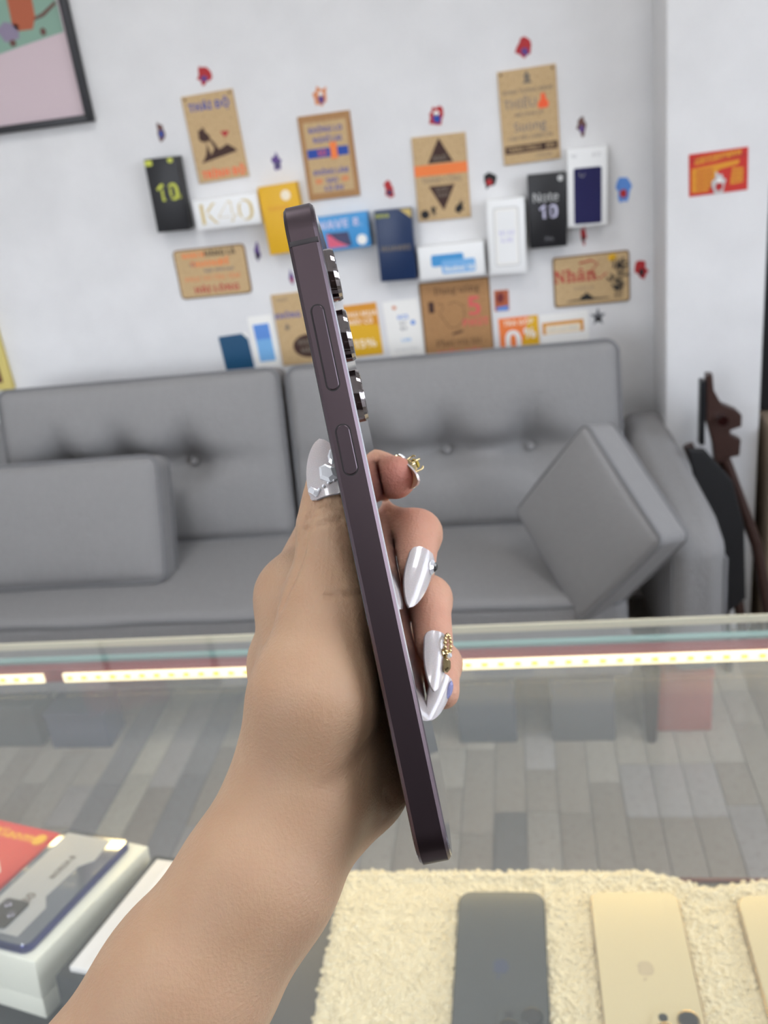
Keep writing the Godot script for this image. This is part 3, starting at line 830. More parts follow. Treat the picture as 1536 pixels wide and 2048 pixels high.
func wall_boxes() -> void:
	var d := 0.045
	var t := carton("black phone box with a yellow-green 10 on its lid", [-0.906, 1.295, 0.09, 0.185, -1.0], d, M.black_card)
	text(t, "10", 0.042, M.lime, xf(0.004, 0.006, d))
	text(t, "10", 0.03, M.black_card, xf(0.004, 0.006, d + 0.0005), {"weight": 400})
	text(t, "s", 0.016, M.lime, xf(0.035, -0.004, d), {"weight": 400})
	ink(t, rrect(0.02, 0.014, 0.003, 2), M.lime, d, "badge")
	t.get_child(-1).position += Vector3(-0.034, 0.082, 0)
	ink(t, rrect(0.015, 0.012, 0.006, 3), M.lime, d, "badge")
	t.get_child(-1).position += Vector3(0.026, 0.084, 0)

	d = 0.05
	t = carton("white phone box on its side reading K40 in gold", [-0.752, 1.236, 0.176, 0.077, 0.5], d, M.white)
	text(t, "K40", 0.052, M.gold_ink, xf(0.0, 0.0, d), {"weight": 400, "wide": 1.3})
	text(t, "K40", 0.047, M.white, xf(0.0, 0.0, d + 0.0004), {"weight": 400, "wide": 1.24})

	d = 0.04
	t = carton("yellow phone box with a pale disc near its top corner", [-0.607, 1.201, 0.104, 0.173, 1.9], d, M.yellow)
	ink(t, ellipse(0.026, 0.026), M.cream_ink, d, "disc")
	t.get_child(-1).position += Vector3(0.02, 0.058, 0)
	text(t, "Galaxy", 0.012, M.amber, xf(-0.005, 0.03, d))
	text(t, "A7", 0.014, M.amber, xf(0.01, 0.008, d))

	t = carton("light blue phone box with a pink and indigo phone picture", [-0.474, 1.151, 0.183, 0.088, 1.0], d, M.sky)
	text(t, "WAVE 8", 0.02, M.lilac, xf(0.01, 0.022, d), {"wide": 1.2})
	ink(t, poly([-22, -36, 42, -36, 36, 0, -22, 2], 0.001), M.indigo, d)
	ink(t, poly([-22, -36, 34, -36, 4, -20, -12, -4, -22, 0], 0.001), M.pink, d + 0.0006)
	ink(t, ellipse(0.027, 0.027), M.paper, d, "disc")
	t.get_child(-1).position += Vector3(0.07, -0.024, 0)
	text(t, "5G", 0.01, M.pale_blue, xf(0.07, 0.014, d))

	d = 0.05
	t = carton("navy blue phone box with faint gold lettering and cream corner", [-0.316, 1.104, 0.096, 0.180, -1.0], d, M.navy)
	text(t, "HUAWEI", 0.013, M.ink_grey, xf(0.0, -0.006, d), {"wide": 1.1})
	ink(t, poly([18, 90, 48, 90, 48, 66], 0.001), M.gold_ink, d, "corner_flash")
	text(t, "nova", 0.011, M.lime, xf(-0.028, 0.078, d))

	d = 0.045
	t = carton("white phone box on its side with two light blue phones pictured", [-0.175, 1.050, 0.172, 0.085, -0.3], d, M.white)
	ink(t, rrect(0.085, 0.03, 0.006), M.sky, d)
	t.get_child(-1).position += Vector3(-0.01, 0.004, 0)
	ink(t, rrect(0.088, 0.034, 0.006), M.pale_blue, d + 0.0006)
	t.get_child(-1).position += Vector3(0.018, -0.014, 0)
	text(t, "Redmi 10", 0.013, M.paper, xf(0.02, -0.02, d + 0.0012))

	t = carton("white phone box with the grey outline of a phone on its lid", [-0.028, 1.096, 0.096, 0.187, -1.3], d, M.white)
	ink(t, rrect(0.064, 0.146, 0.006), M.line_grey, d, "outline")
	ink(t, rrect(0.059, 0.141, 0.005), M.paper, d + 0.0006, "face")
	ink(t, rrect(0.046, 0.128, 0.003), M.white, d + 0.0012, "face")
	text(t, "Mi A3", 0.011, M.lilac, xf(0, 0.01, d + 0.0018))
	text(t, "6.08", 0.011, M.lilac, xf(0, -0.008, d + 0.0018))

	t = carton("black phone box reading Note 10 in white", [0.078, 1.148, 0.094, 0.179, -0.9], d, M.black_card)
	text(t, "Note", 0.022, M.line_grey, xf(-0.004, 0.034, d), {"weight": 400})
	text(t, "10", 0.032, M.lilac, xf(0.002, -0.002, d))
	text(t, "10", 0.023, M.black_card, xf(0.003, -0.002, d + 0.0004), {"weight": 400})
	ink(t, ellipse(0.014, 0.014, 18), M.line_grey, d, "badge")
	t.get_child(-1).position += Vector3(0.034, 0.076, 0)
	text(t, "Pro", 0.009, M.ink_slate, xf(0.002, -0.068, d))

	t = carton("white phone box with a dark indigo phone pictured on its lid", [0.178, 1.194, 0.097, 0.186, -1.4], d, M.white)
	ink(t, rrect(0.068, 0.134, 0.005), M.indigo, d, "phone_picture")
	t.get_child(-1).position += Vector3(0.001, -0.02, 0)
	part("camera_mark", tube([Vector3(-0.018, 0.036, d + 0.0008), Vector3(-0.018, 0.028, d + 0.0008), Vector3(-0.01, 0.026, d + 0.0008), Vector3(-0.006, 0.033, d + 0.0008)], 0.0007, 5), M.line_grey, t)
	text(t, "A12", 0.009, M.line_grey, xf(0.022, 0.075, d))
	text(t, "5G", 0.008, M.line_grey, xf(-0.032, 0.075, d))

func sheet(called: String, label: String, a: Array, m: Material, category := "poster", z := WALL_Z) -> Node3D:
	var t := thing(called, label, category, xf(a[0], a[1], z, 0, 0, a[4]))
	part("sheet", prism(rrect(a[2], a[3], 0.001, 1), 0.0015), m, t)
	return t

func wall_papers() -> void:
	var z := 0.0015
	var t := sheet("poster", "orange and yellow promotion poster right of the held phone", [-0.444, 0.881, 0.104, 0.145, 1.3], M.amber)
	ink(t, poly([-52, -72, 52, -72, 52, 10, -52, 22], 0.001), M.yellow, z)
	text(t, "THU MUA", 0.014, M.cream_ink, xf(0.006, 0.045, z))
	text(t, "MÁY CŨ", 0.014, M.cream_ink, xf(0.0, 0.024, z))
	text(t, "15%", 0.024, M.cream_ink, xf(0.004, -0.038, z + 0.0006))
	t = sheet("poster", "white price poster with small blue figures beside the kraft sign", [-0.325, 0.867, 0.096, 0.172, 2.0], M.paper)
	text(t, "HCS", 0.012, M.mid_blue, xf(0.002, 0.04, z))
	text(t, "6.1\n8.5", 0.009, M.ink_slate, xf(0.0, 0.016, z))
	ink(t, ellipse(0.013, 0.013, 16), M.mid_blue, z)
	t.get_child(-1).position += Vector3(0.028, 0.022, 0)
	ink(t, ellipse(0.012, 0.01, 16), M.peach, z)
	t.get_child(-1).position += Vector3(-0.018, 0.068, 0)
	text(t, "2.950", 0.008, M.pale_blue, xf(0.002, -0.024, z))
	text(t, "bảo hành 12 tháng", 0.005, M.line_grey, xf(0.0, -0.05, z))
	text(t, "trả trước 0 đồng", 0.005, M.line_grey, xf(0.0, -0.066, z))
	t = sheet("photo_print", "small russet picture right of the kraft sign", [-0.053, 0.926, 0.039, 0.056, -1.4], M.print_rust, "picture")
	ink(t, poly([-12, -27, 16, -27, 18, -14, -16, -18], 0.001), M.mid_blue, z)
	ink(t, poly([-14, 10, -2, 24, 8, 10, 2, -6, -10, -4], 0.001), M.maroon, z)
	t = sheet("poster", "orange instalment poster with a large white 0%", [-0.012, 0.829, 0.106, 0.098, 0.7], M.orange)
	ink(t, poly([0, -49, 53, -49, 53, 49, 30, 49], 0.001), M.yellow, z)
	text(t, "TRẢ GÓP", 0.014, M.cream_ink, xf(0.0, 0.034, z + 0.0006))
	text(t, "0", 0.064, M.paper, xf(-0.018, -0.02, z + 0.0006))
	text(t, "%", 0.028, M.paper, xf(0.028, 0.002, z + 0.0006))
	t = sheet("paper_slip", "cream paper slip with a thin orange border beside the 0% poster", [0.110, 0.828, 0.127, 0.099, 1.2], M.paper, "paper")
	ink(t, rrect(0.109, 0.032, 0.001, 1), M.amber, z, "border")
	t.get_child(-1).position += Vector3(-0.004, 0.012, 0)
	ink(t, rrect(0.092, 0.022, 0.001, 1), M.cream_ink, z + 0.0006, "field")
	t.get_child(-1).position += Vector3(-0.004, 0.008, 0)
	text(t, "PHIẾU QUÀ TẶNG", 0.007, M.line_grey, xf(-0.006, 0.008, z + 0.0012))
	t = sheet("phone_leaflet", "dark teal card with a clipped corner above the left sofa cushion", [-0.811, 0.845, 0.085, 0.115, 3.0], M.teal, "leaflet")
	ink(t, poly([28, 58, 43, 58, 43, 40], 0.001), M.paper, z)
	t = sheet("phone_leaflet", "white card with a light blue phone picture beside the oval sign", [-0.725, 0.872, 0.069, 0.152, 2.0], M.paper, "leaflet")
	ink(t, rrect(0.046, 0.107, 0.002), M.pale_blue, z)
	ink(t, poly([-23, 10, 23, 10, 23, 53, -23, 53], 0.001), M.mid_blue, z + 0.0006)
	t = sheet("phone_leaflet", "small teal card peeping over the sofa back", [-0.451, 0.772, 0.043, 0.04, 1.4], M.teal, "leaflet")
	t = sheet("phone_leaflet", "small maroon card peeping over the sofa back", [-0.378, 0.769, 0.079, 0.04, 0.8], M.maroon, "leaflet")
	t = sheet("phone_leaflet", "small white card with a dark letter peeping over the sofa back", [-0.307, 0.771, 0.054, 0.042, -0.5], M.paper, "leaflet")
	text(t, "A", 0.014, M.indigo, xf(0.0, 0.008, z))
	t = sheet("red_notice", "red notice with rows of yellow lettering on the pillar", [0.457, 1.210, 0.128, 0.092, 1.0], mat(rgb(196, 44, 34), 0.55), "notice", PILLAR_Z)
	ink(t, poly([-52, 22, 48, 30, 50, 42, -50, 36], 0.001), M.amber, z)
	ink(t, poly([-58, -38, -22, -38, -6, -6, 2, 6, 44, 12, 46, 22, -58, 14], 0.001), M.amber, z)
	ink(t, poly([26, -30, 54, -28, 54, 4, 30, 6], 0.001), M.amber, z)
	text(t, "NỘI QUY CỬA HÀNG", 0.009, M.red, xf(0, 0.031, z + 0.0006))
	for k in 5:
		text(t, "giữ gìn vệ sinh", 0.006, M.red, xf(-0.03, 0.008 - k * 0.0095, z + 0.0006), {"wide": 0.6 + 0.05 * (k % 2)})
	for k in 3:
		text(t, "cảm ơn", 0.006, M.red, xf(0.041, -0.002 - k * 0.01, z + 0.0006), {"wide": 0.8})
	# framed print at the upper left and the gilt frame below it
	var f := thing("picture_frame", "black framed print on a dusty pink ground at the upper left", "picture", xf(-1.273, 1.80, WALL_Z))
	var bar_h := box(0.40, 0.018, 0.025, 0.002, 1)
	var bar_v := box(0.018, 0.61, 0.025, 0.002, 1)
	for s in [-1, 1]:
		part("frame_bar", bar_h, M.frame_black, f, xf(0, s * 0.296, 0.0125))
		part("frame_bar", bar_v, M.frame_black, f, xf(s * 0.191, 0, 0.0125))
	part("print", box(0.37, 0.58, 0.006), M.print_pink, f, xf(0, 0, 0.006))
	var zf := 0.009
	ink(f, poly([-180, -110, -150, -128, -100, -134, 60, -108, 172, -92, 172, -20, 120, 10, -20, 20, -120, -20, -180, -40], 0.001), M.print_green, zf)
	ink(f, poly([40, -60, 52, -75, 92, -76, 106, -50, 110, 10, 108, 70, 60, 90, 44, 30], 0.001), M.print_rust, zf + 0.0006)
	ink(f, poly([-30, -8, 34, 10, 44, 40, 30, 70, -40, 60], 0.001), M.print_white, zf + 0.0006)
	ink(f, poly([-6, -66, 20, -50, 56, -62, 50, -92, 10, -96], 0.001), M.print_mauve, zf + 0.0006)
	ink(f, poly([100, -58, 130, -52, 168, -30, 168, -22, 126, -44, 106, -50], 0.001), M.print_brown, zf + 0.0012)
	ink(f, ellipse(0.018, 0.016, 14), M.print_brown, zf + 0.0012)
	f.get_child(-1).position += Vector3(0.03, -0.1, 0)
	ink(f, ellipse(0.016, 0.018, 14), M.print_brown, zf + 0.0012)
	f.get_child(-1).position += Vector3(0.118, -0.085, 0)
	var g := thing("gilt_frame", "gilt edged dark red panel at the left edge above the sofa", "picture", xf(-1.68, 0.97, WALL_Z))
	part("frame", prism(rrect(0.34, 0.33, 0.004, 2), 0.02, 0.003), M.gold_frame, g)
	part("panel", prism(rrect(0.29, 0.28, 0.002, 2), 0.004), mat(rgb(92, 26, 24), 0.5), g, xf(0, 0, 0.0185))

func stickers() -> void:
	# small cut-out stickers: plain patches of colour, their figures left out
	var rows := [
		[-0.762, 1.564, 0.039, 0.046, "red", "violet", "red and violet sticker above the climber sign"],
		[-0.904, 1.451, 0.027, 0.055, "print_brown", "blue", "brown and blue sticker above the black 10 box"],
		[-0.608, 1.339, 0.027, 0.047, "violet", "indigo", "violet sticker above the yellow box"],
		[-0.469, 1.482, 0.038, 0.055, "peach", "violet", "peach and violet sticker above the blue banded sign"],
		[-0.323, 1.239, 0.031, 0.047, "red", "indigo", "red sticker above the navy box"],
		[-0.183, 1.403, 0.050, 0.055, "red", "blue", "red, white and blue sticker above the triangle sign"],
		[0.043, 1.525, 0.041, 0.052, "red", "violet", "red sticker above the tall sign with the orange bag mark"],
		[0.172, 1.336, 0.027, 0.050, "print_brown", "violet", "brown sticker above the box with the indigo phone"],
		[-0.064, 1.236, 0.036, 0.048, "ink_black", "red", "black and red sticker between triangle sign and Note 10 box"],
		[0.270, 1.174, 0.040, 0.060, "mid_blue", "red", "blue and red sticker right of the box with the indigo phone"],
		[0.167, 1.072, 0.018, 0.050, "red", "ink_black", "narrow dark sticker above the bamboo sign"],
		[0.313, 0.973, 0.033, 0.058, "red", "ink_black", "red and black sticker right of the bamboo sign"],
		[0.199, 0.858, 0.039, 0.046, "ink_slate", "ink_black", "grey star sticker below the bamboo sign"],
		[-0.702, 1.119, 0.022, 0.056, "violet", "ink_black", "narrow violet sticker right of the rounded orange lettered sign"],
		[-0.618, 1.043, 0.014, 0.049, "violet", "red", "thin violet sticker just left of the held phone"],
		[0.459, 1.187, 0.036, 0.052, "line_grey", "red", "grey and red sticker on the red notice"]]
	for i in rows.size():
		var r: Array = rows[i]
		var at := xf(r[0], r[1], WALL_Z if i < 15 else PILLAR_Z + 0.003)
		var t := thing("sticker", r[6], "sticker", at, "small cut-out stickers on the wall")
		rng.seed = 100 + i
		var outline := PackedVector2Array()
		var n := 14 if i != 12 else 10
		for k in n:
			var a := TAU * k / n + PI / 2
			var rad := rng.randf_range(0.5, 1.05)
			if i == 12:
				rad = 1.0 if k % 2 == 0 else 0.42
			outline.append(Vector2(cos(a) * r[2], sin(a) * r[3]) * 0.56 * rad)
		part("backing", prism(outline, 0.0006), M[r[4]], t)
		var patch := PackedVector2Array()
		for k in 7:
			var a := TAU * k / 7
			patch.append(Vector2(cos(a) * r[2] * 0.26, sin(a) * r[3] * 0.2 - r[3] * 0.16) * rng.randf_range(0.75, 1.0))
		part("patch", prism(patch, 0.0005), M[r[5]], t, xf(0, 0, 0.0006))
		if i in [5, 3, 15]:
			var spot := PackedVector2Array()
			for k in 6:
				var a := TAU * k / 6
				spot.append(Vector2(cos(a) * r[2] * 0.16, sin(a) * r[3] * 0.12 + r[3] * 0.08))
			part("patch", prism(spot, 0.0005), M.paper, t, xf(0, 0, 0.0006))

# ------------------------------------------------------------------ goods in the counter
func slab_phone(t: Node3D, w: float, l: float, th: float, r: float, metal: Material, back: Material) -> void:
	# lies in the x, z plane with its back up; y = 0 at its underside
	var lie := xf(0, 0, 0, -90)
	part("frame", prism(rrect(w, l, r, 8), th - 0.0008, 0.0009, true), metal, t, lie)
	part("back", prism(rrect(w - 0.0026, l - 0.0026, r - 0.0013, 8), 0.0012, 0.0004, true), back, t, xf(0, th - 0.0011, 0, -90))

func apple_mark(s: float) -> PackedVector2Array:
	var body := PackedVector2Array()
	for k in 48:
		var a := TAU * k / 48
		var rad := 1.0 - 0.13 * exp(-pow(wrapf(a - PI / 2, -PI, PI) / 0.3, 2)) - 0.08 * exp(-pow(wrapf(a + PI / 2, -PI, PI) / 0.22, 2)) + 0.05 * absf(sin(2 * a)) * (1.0 if sin(a) > 0 else 0.4)
		body.append(Vector2(cos(a) * (0.95 if sin(a) > 0 else 0.88), sin(a)) * rad * s)
	var bite := PackedVector2Array()
	for k in 20:
		bite.append(Vector2(1.12 + 0.42 * cos(TAU * k / 20), 0.14 + 0.42 * sin(TAU * k / 20)) * s)
	return Geometry2D.clip_polygons(body, bite)[0]

func triple_camera_phone(label: String, x: float, z: float, turn: float, metal: Material, back: Material, logo: Material) -> void:
	var t := thing("smartphone", label, "smartphone", xf(x, 0.7492, z, 0, turn), "phones lying on the cream fleece")
	slab_phone(t, 0.0776, 0.1607, 0.0079, 0.0125, metal, back)
	# the top of the phone points to the camera (+z); seen from here the mark stands upside down
	var lg := part("logo", prism(apple_mark(0.0072), 0.0003), logo, t, xf(0, 0.0079, 0.001, -90, 180), "apple shaped mark")
	part("leaf", prism(poly([0, 8.2, 2.6, 9.4, 3.4, 12.2, 0.8, 11.4], 0.001), 0.0003), logo, lg)
	var bump := part("camera_island", prism(rrect(0.038, 0.038, 0.0095, 6), 0.0022, 0.0007, true), back, t, xf(0.0165, 0.0078, 0.0585, -90))
	var ring := lathe([[0.0, 0.0], [0.0085, 0.0], [0.0085, 0.0018], [0.0075, 0.002], [0.0072, 0.0012], [0.0, 0.0012]], 24)
	var glass := lathe([[0.0, 0.0012], [0.0071, 0.0012], [0.0069, 0.0016], [0.0, 0.0018]], 24)
	for c in [[0.0088, 0.0088], [0.0088, -0.0088], [-0.0092, -0.002]]:
		var r := part("lens_ring", ring, metal, bump, xf(c[0], c[1], 0.0022, 90))
		part("lens", glass, M.lens, r)
	part("sensor", lathe([[0.0, 0.0], [0.0036, 0.0], [0.0036, 0.0005], [0.0, 0.0005]], 16), M.lens, bump, xf(-0.0095, 0.0115, 0.0022, 90))

func shelf_goods() -> void:
	# cream fleece: a thick napped cloth, wavy at its far edge
	var st := begin()
	st.set_smooth_group(1)
	var n1 := FastNoiseLite.new()
	n1.seed = 4
	n1.frequency = 95.0
	n1.noise_type = FastNoiseLite.TYPE_CELLULAR
	var n2 := FastNoiseLite.new()
	n2.seed = 9
	n2.frequency = 22.0
	var x0 := -0.207
	var x1 := 0.42
	var z1 := -0.34
	var nx := 300
	var nz := 160
	var pts := []
	for i in nx + 1:
		var row := []
		var x := lerpf(x0, x1, i / float(nx))
		var far := -0.666 + 0.014 * smoothstep(0.07, 0.14, x) + 0.004 * sin(x * 60.0) * smoothstep(0.05, 0.12, x) + 0.0015 * n2.get_noise_2d(x * 3.0, 0.0)
		for j in nz + 1:
			var v := j / float(nz)
			var z := lerpf(far, z1, v)
			var edge := minf(minf((x - x0) / 0.008, (x1 - x) / 0.008), minf((z - far) / 0.01, 1.0))
			edge = sqrt(clampf(edge, 0.0, 1.0))
			var y := 0.738 + edge * 0.0105
			y += edge * (0.0032 * (n1.get_noise_2d(x, z) + 0.6) + 0.0016 * n2.get_noise_2d(x, z))
			y += 0.006 * exp(-pow((z - far - 0.008) / 0.009, 2)) * edge
			row.append(Vector3(x + 0.0012 * n2.get_noise_2d(z * 4.0, x), y, z))
		pts.append(row)
	for i in nx:
		for j in nz:
			quad(st, pts[i][j], pts[i][j + 1], pts[i + 1][j + 1], pts[i + 1][j])
	var cloth := thing("fleece_cloth", "cream napped fleece cloth spread on the counter shelf", "cloth")
	part("cloth", done(st), M.fleece, cloth)
	# the nap: thousands of soft curls, too many to count
	var curl := SphereMesh.new()
	curl.radius = 0.0026
	curl.height = 0.0036
	curl.radial_segments = 10
	curl.rings = 5
	curl.material = M.fleece
	var where := []
	rng.seed = 55
	for i in range(1, nx, 2):
		for j in range(0, nz, 2):
			if pts[i][j].z < -0.42:
				var q: Vector3 = pts[i][j] + Vector3(rng.randf_range(-0.002, 0.002), rng.randf_range(-0.0012, 0.0002), rng.randf_range(-0.002, 0.002))
				where.append(Transform3D(Basis.from_euler(Vector3(rng.randf_range(-0.7, 0.7), rng.randf() * TAU, rng.randf_range(-0.7, 0.7))) * Basis.from_scale(Vector3(rng.randf_range(0.6, 1.25), rng.randf_range(0.6, 1.1), rng.randf_range(0.6, 1.25))), q))
	var mm := MultiMesh.new()
	mm.transform_format = MultiMesh.TRANSFORM_3D
	mm.mesh = curl
	mm.instance_count = where.size()
	for i in where.size():
		mm.set_instance_transform(i, where[i])
	var nap := MultiMeshInstance3D.new()
	nap.name = "nap"
	nap.multimesh = mm
	nap.material_override = M.fleece
	nap.set_meta("kind", "stuff")
	cloth.add_child(nap)
	triple_camera_phone("graphite smartphone lying face down at the left of the fleece", -0.0505, -0.5515, 0.0, M.graphite_metal, M.graphite_back, M.graphite_logo)
	triple_camera_phone("gold smartphone lying face down in the middle of the fleece", 0.0675, -0.5525, 0.4, M.gold_metal, M.gold_back, M.gold_logo)
	triple_camera_phone("gold smartphone cut by the right edge of the picture", 0.1925, -0.5490, 0.0, M.gold_metal, M.gold_back, M.gold_logo)
	# boxes at the left, tipped towards the camera on a sloping riser
	var slope := Basis.from_euler(Vector3(deg_to_rad(-7.6), deg_to_rad(-14.0), 0))
	var r := thing("display_riser", "dark sloping riser under the boxes at the left of the shelf", "riser", xf(0, 0, 0))
	part("body", prism(poly([0.66, 0.7375, 0.40, 0.7375, 0.40, 0.7525, 0.66, 0.738]), 0.42, 0.0002), M.black_box, r, Transform3D(Basis(Vector3(0, 0, -1), Vector3(0, 1, 0), Vector3(1, 0, 0)), Vector3(-0.72, 0, 0)) )
	var at_box := Vector3(-0.456, 0.780, -0.576)
	var b := thing("phone_box", "pale white phone box at the left with a phone on top", "box", Transform3D(slope, at_box), "phone boxes in the counter")
	part("base", box(0.094, 0.03, 0.154, 0.001, 1), M.white_box, b, xf(0, -0.015, 0))
	part("lid", box(0.097, 0.038, 0.157, 0.0015, 1), M.white_box, b, xf(0, 0.011, 0))
	var p := thing("smartphone", "silver and blue smartphone lying on the pale white box", "smartphone", Transform3D(slope * Basis.from_euler(Vector3(0, deg_to_rad(2.0), 0)), at_box + slope * Vector3(-0.002, 0.0302, 0.002)))
	slab_phone(p, 0.0765, 0.148, 0.0085, 0.009, M.blue_metal, M.silver_back)
	part("film", prism(poly([-30, 66, 20, 66, 24, 36, 14, 24, 12, -18, 22, -30, 22, -66, -30, -66], 0.001), 0.0004), mat(rgb(172, 174, 172), 0.35), p, xf(0, 0.0087, 0, -90), "grey protective film")
	var isl := part("camera_island", prism(rrect(0.026, 0.034, 0.004, 4), 0.0016, 0.0005, true), M.lens, p, xf(-0.008, 0.009, 0.046, -90))
	for k in 3:
		part("lens", lathe([[0.0, 0.0], [0.004, 0.0], [0.0036, 0.0008], [0.0, 0.0008]], 16), M.ring_metal, isl, xf(-0.006 + 0.012 * (k % 2), 0.01 - 0.01 * k, 0.0016, 90))
	text(p, "30", 0.009, M.ink_grey, xf(-0.002, 0.0093, 0.024, -90, 90), {"depth": 0.0003})
	text(p, "NOKIA 8", 0.006, M.ink_grey, xf(0.0, 0.0093, -0.02, -90, 90), {"depth": 0.0003})
	var d := thing("phone_box", "black phone box with a white lid beside the arm", "box", Transform3D(Basis.from_euler(Vector3(deg_to_rad(-7.6), deg_to_rad(-9.1), 0)), Vector3(-0.3455, 0.781, -0.549)), "phone boxes in the counter")
	part("base", box(0.098, 0.055, 0.156, 0.0015, 1), M.black_box, d, xf(0, -0.0025, 0))
	part("inner_card", box(0.082, 0.006, 0.138, 0.001, 1), M.paper, d, xf(0.002, 0.027, 0.002))
	part("white_phone", prism(rrect(0.062, 0.128, 0.008, 5), 0.004, 0.0012, true), M.paper, d, xf(0.009, 0.0298, 0.004, -90))
	text(d, "IMEI 35\nSN 0821", 0.004, M.line_grey, xf(-0.004, 0.034, 0.054, -90), {"depth": 0.0003})
	var e := thing("phone_box", "red phone box with a white panel at the far left", "box", Transform3D(slope, Vector3(-0.5615, 0.781, -0.594)), "phone boxes in the counter")
	part("base", box(0.106, 0.058, 0.16, 0.0015, 1), M.box_red, e)
	part("panel", prism(poly([-53, -80, 38, -80, 38, 14, 12, 36, -12, 42, -53, 26], 0.001), 0.0006), M.white_box, e, xf(0, 0.029, 0, -90))
	text(e, "Xiaomi", 0.012, M.yellow, xf(0.01, 0.029, -0.064, -90), {"depth": 0.0004})
	part("seal", prism(ellipse(0.014, 0.016), 0.0006), M.yellow, e, xf(0.04, 0.029, -0.064, -90), "gold seal")
	text(e, "50 SE", 0.007, M.mid_blue, xf(0.018, 0.0296, -0.002, -90), {"depth": 0.0003})

# ------------------------------------------------------------------ the held phone
func stadium(l: float, w: float) -> PackedVector2Array:
	return rrect(w, l, w * 0.499, 8)

func held_phone() -> void:
	var t := thing("smartphone", "dark purple-grey smartphone held edge-on in the hand", "smartphone", PHONE_AT)
	var L := 0.1585
	var W := 0.0759
	var T := 0.0077
	# outlines lie in the y, z plane: turn the prism's z to the phone's x
	var turn := Basis(Vector3(0, 0, -1), Vector3(0, 1, 0), Vector3(1, 0, 0))
	var mid := Vector3(0, 0, -W / 2)
	part("frame", prism(rrect(W, L, 0.0095, 14), T - 0.0005, 0.0007, true), M.frame_metal, t, Transform3D(turn, mid + Vector3(0.0002, 0, 0)))
	part("screen", prism(rrect(W - 0.0022, L - 0.0022, 0.0086, 14), 0.001, 0.0003, true), M.screen, t, Transform3D(turn, mid))
	part("back_glass", prism(rrect(W - 0.0016, L - 0.0016, 0.0088, 14), 0.001, 0.0003, true), M.back_glass, t, Transform3D(turn, mid + Vector3(T - 0.001, 0, 0)))
	# buttons on the held edge (facing +z)
	for b in [["volume_button", 0.0417, 0.0202, 0.0028], ["power_button", 0.0174, 0.0116, 0.0031]]:
		var g := part("button_gap", prism(stadium(b[2] + 0.0006, b[3] + 0.0006), 0.0004), M.gap_dark, t, xf(0.0036, b[1], -0.00033))
		g.position.z = -0.00036
		part(b[0], prism(stadium(b[2], b[3]), 0.0006, 0.00018, true), M.button_metal, t, xf(0.0036, b[1], -0.0003))
	# antenna band round the top of the edge
	part("antenna_line", box(T - 0.0009, 0.0013, 0.0010, 0.0001, 1), M.antenna, t, xf(0.00385, 0.0672, -0.00046))
	# three camera rings standing out from the back
	var ring := lathe([[0.0, 0.0], [0.0064, 0.0], [0.0064, 0.0013], [0.0060, 0.0021], [0.0053, 0.0021], [0.0050, 0.0016], [0.0, 0.0016]], 40)
	var glass := lathe([[0.0, 0.0014], [0.0051, 0.0014], [0.0048, 0.0019], [0.0, 0.0020]], 32)
	for y in [0.0622, 0.0468, 0.0316]:
		var r := part("camera_ring", ring, M.ring_metal, t, xf(T - 0.00005, y, -0.0125, 0, 0, -90))
		part("lens", glass, M.lens, r)
	part("flash", lathe([[0.0, 0.0], [0.0022, 0.0], [0.0022, 0.0003], [0.0, 0.0003]], 16), M.cream_ink, t, xf(T, 0.0545, -0.024, 0, 0, -90))

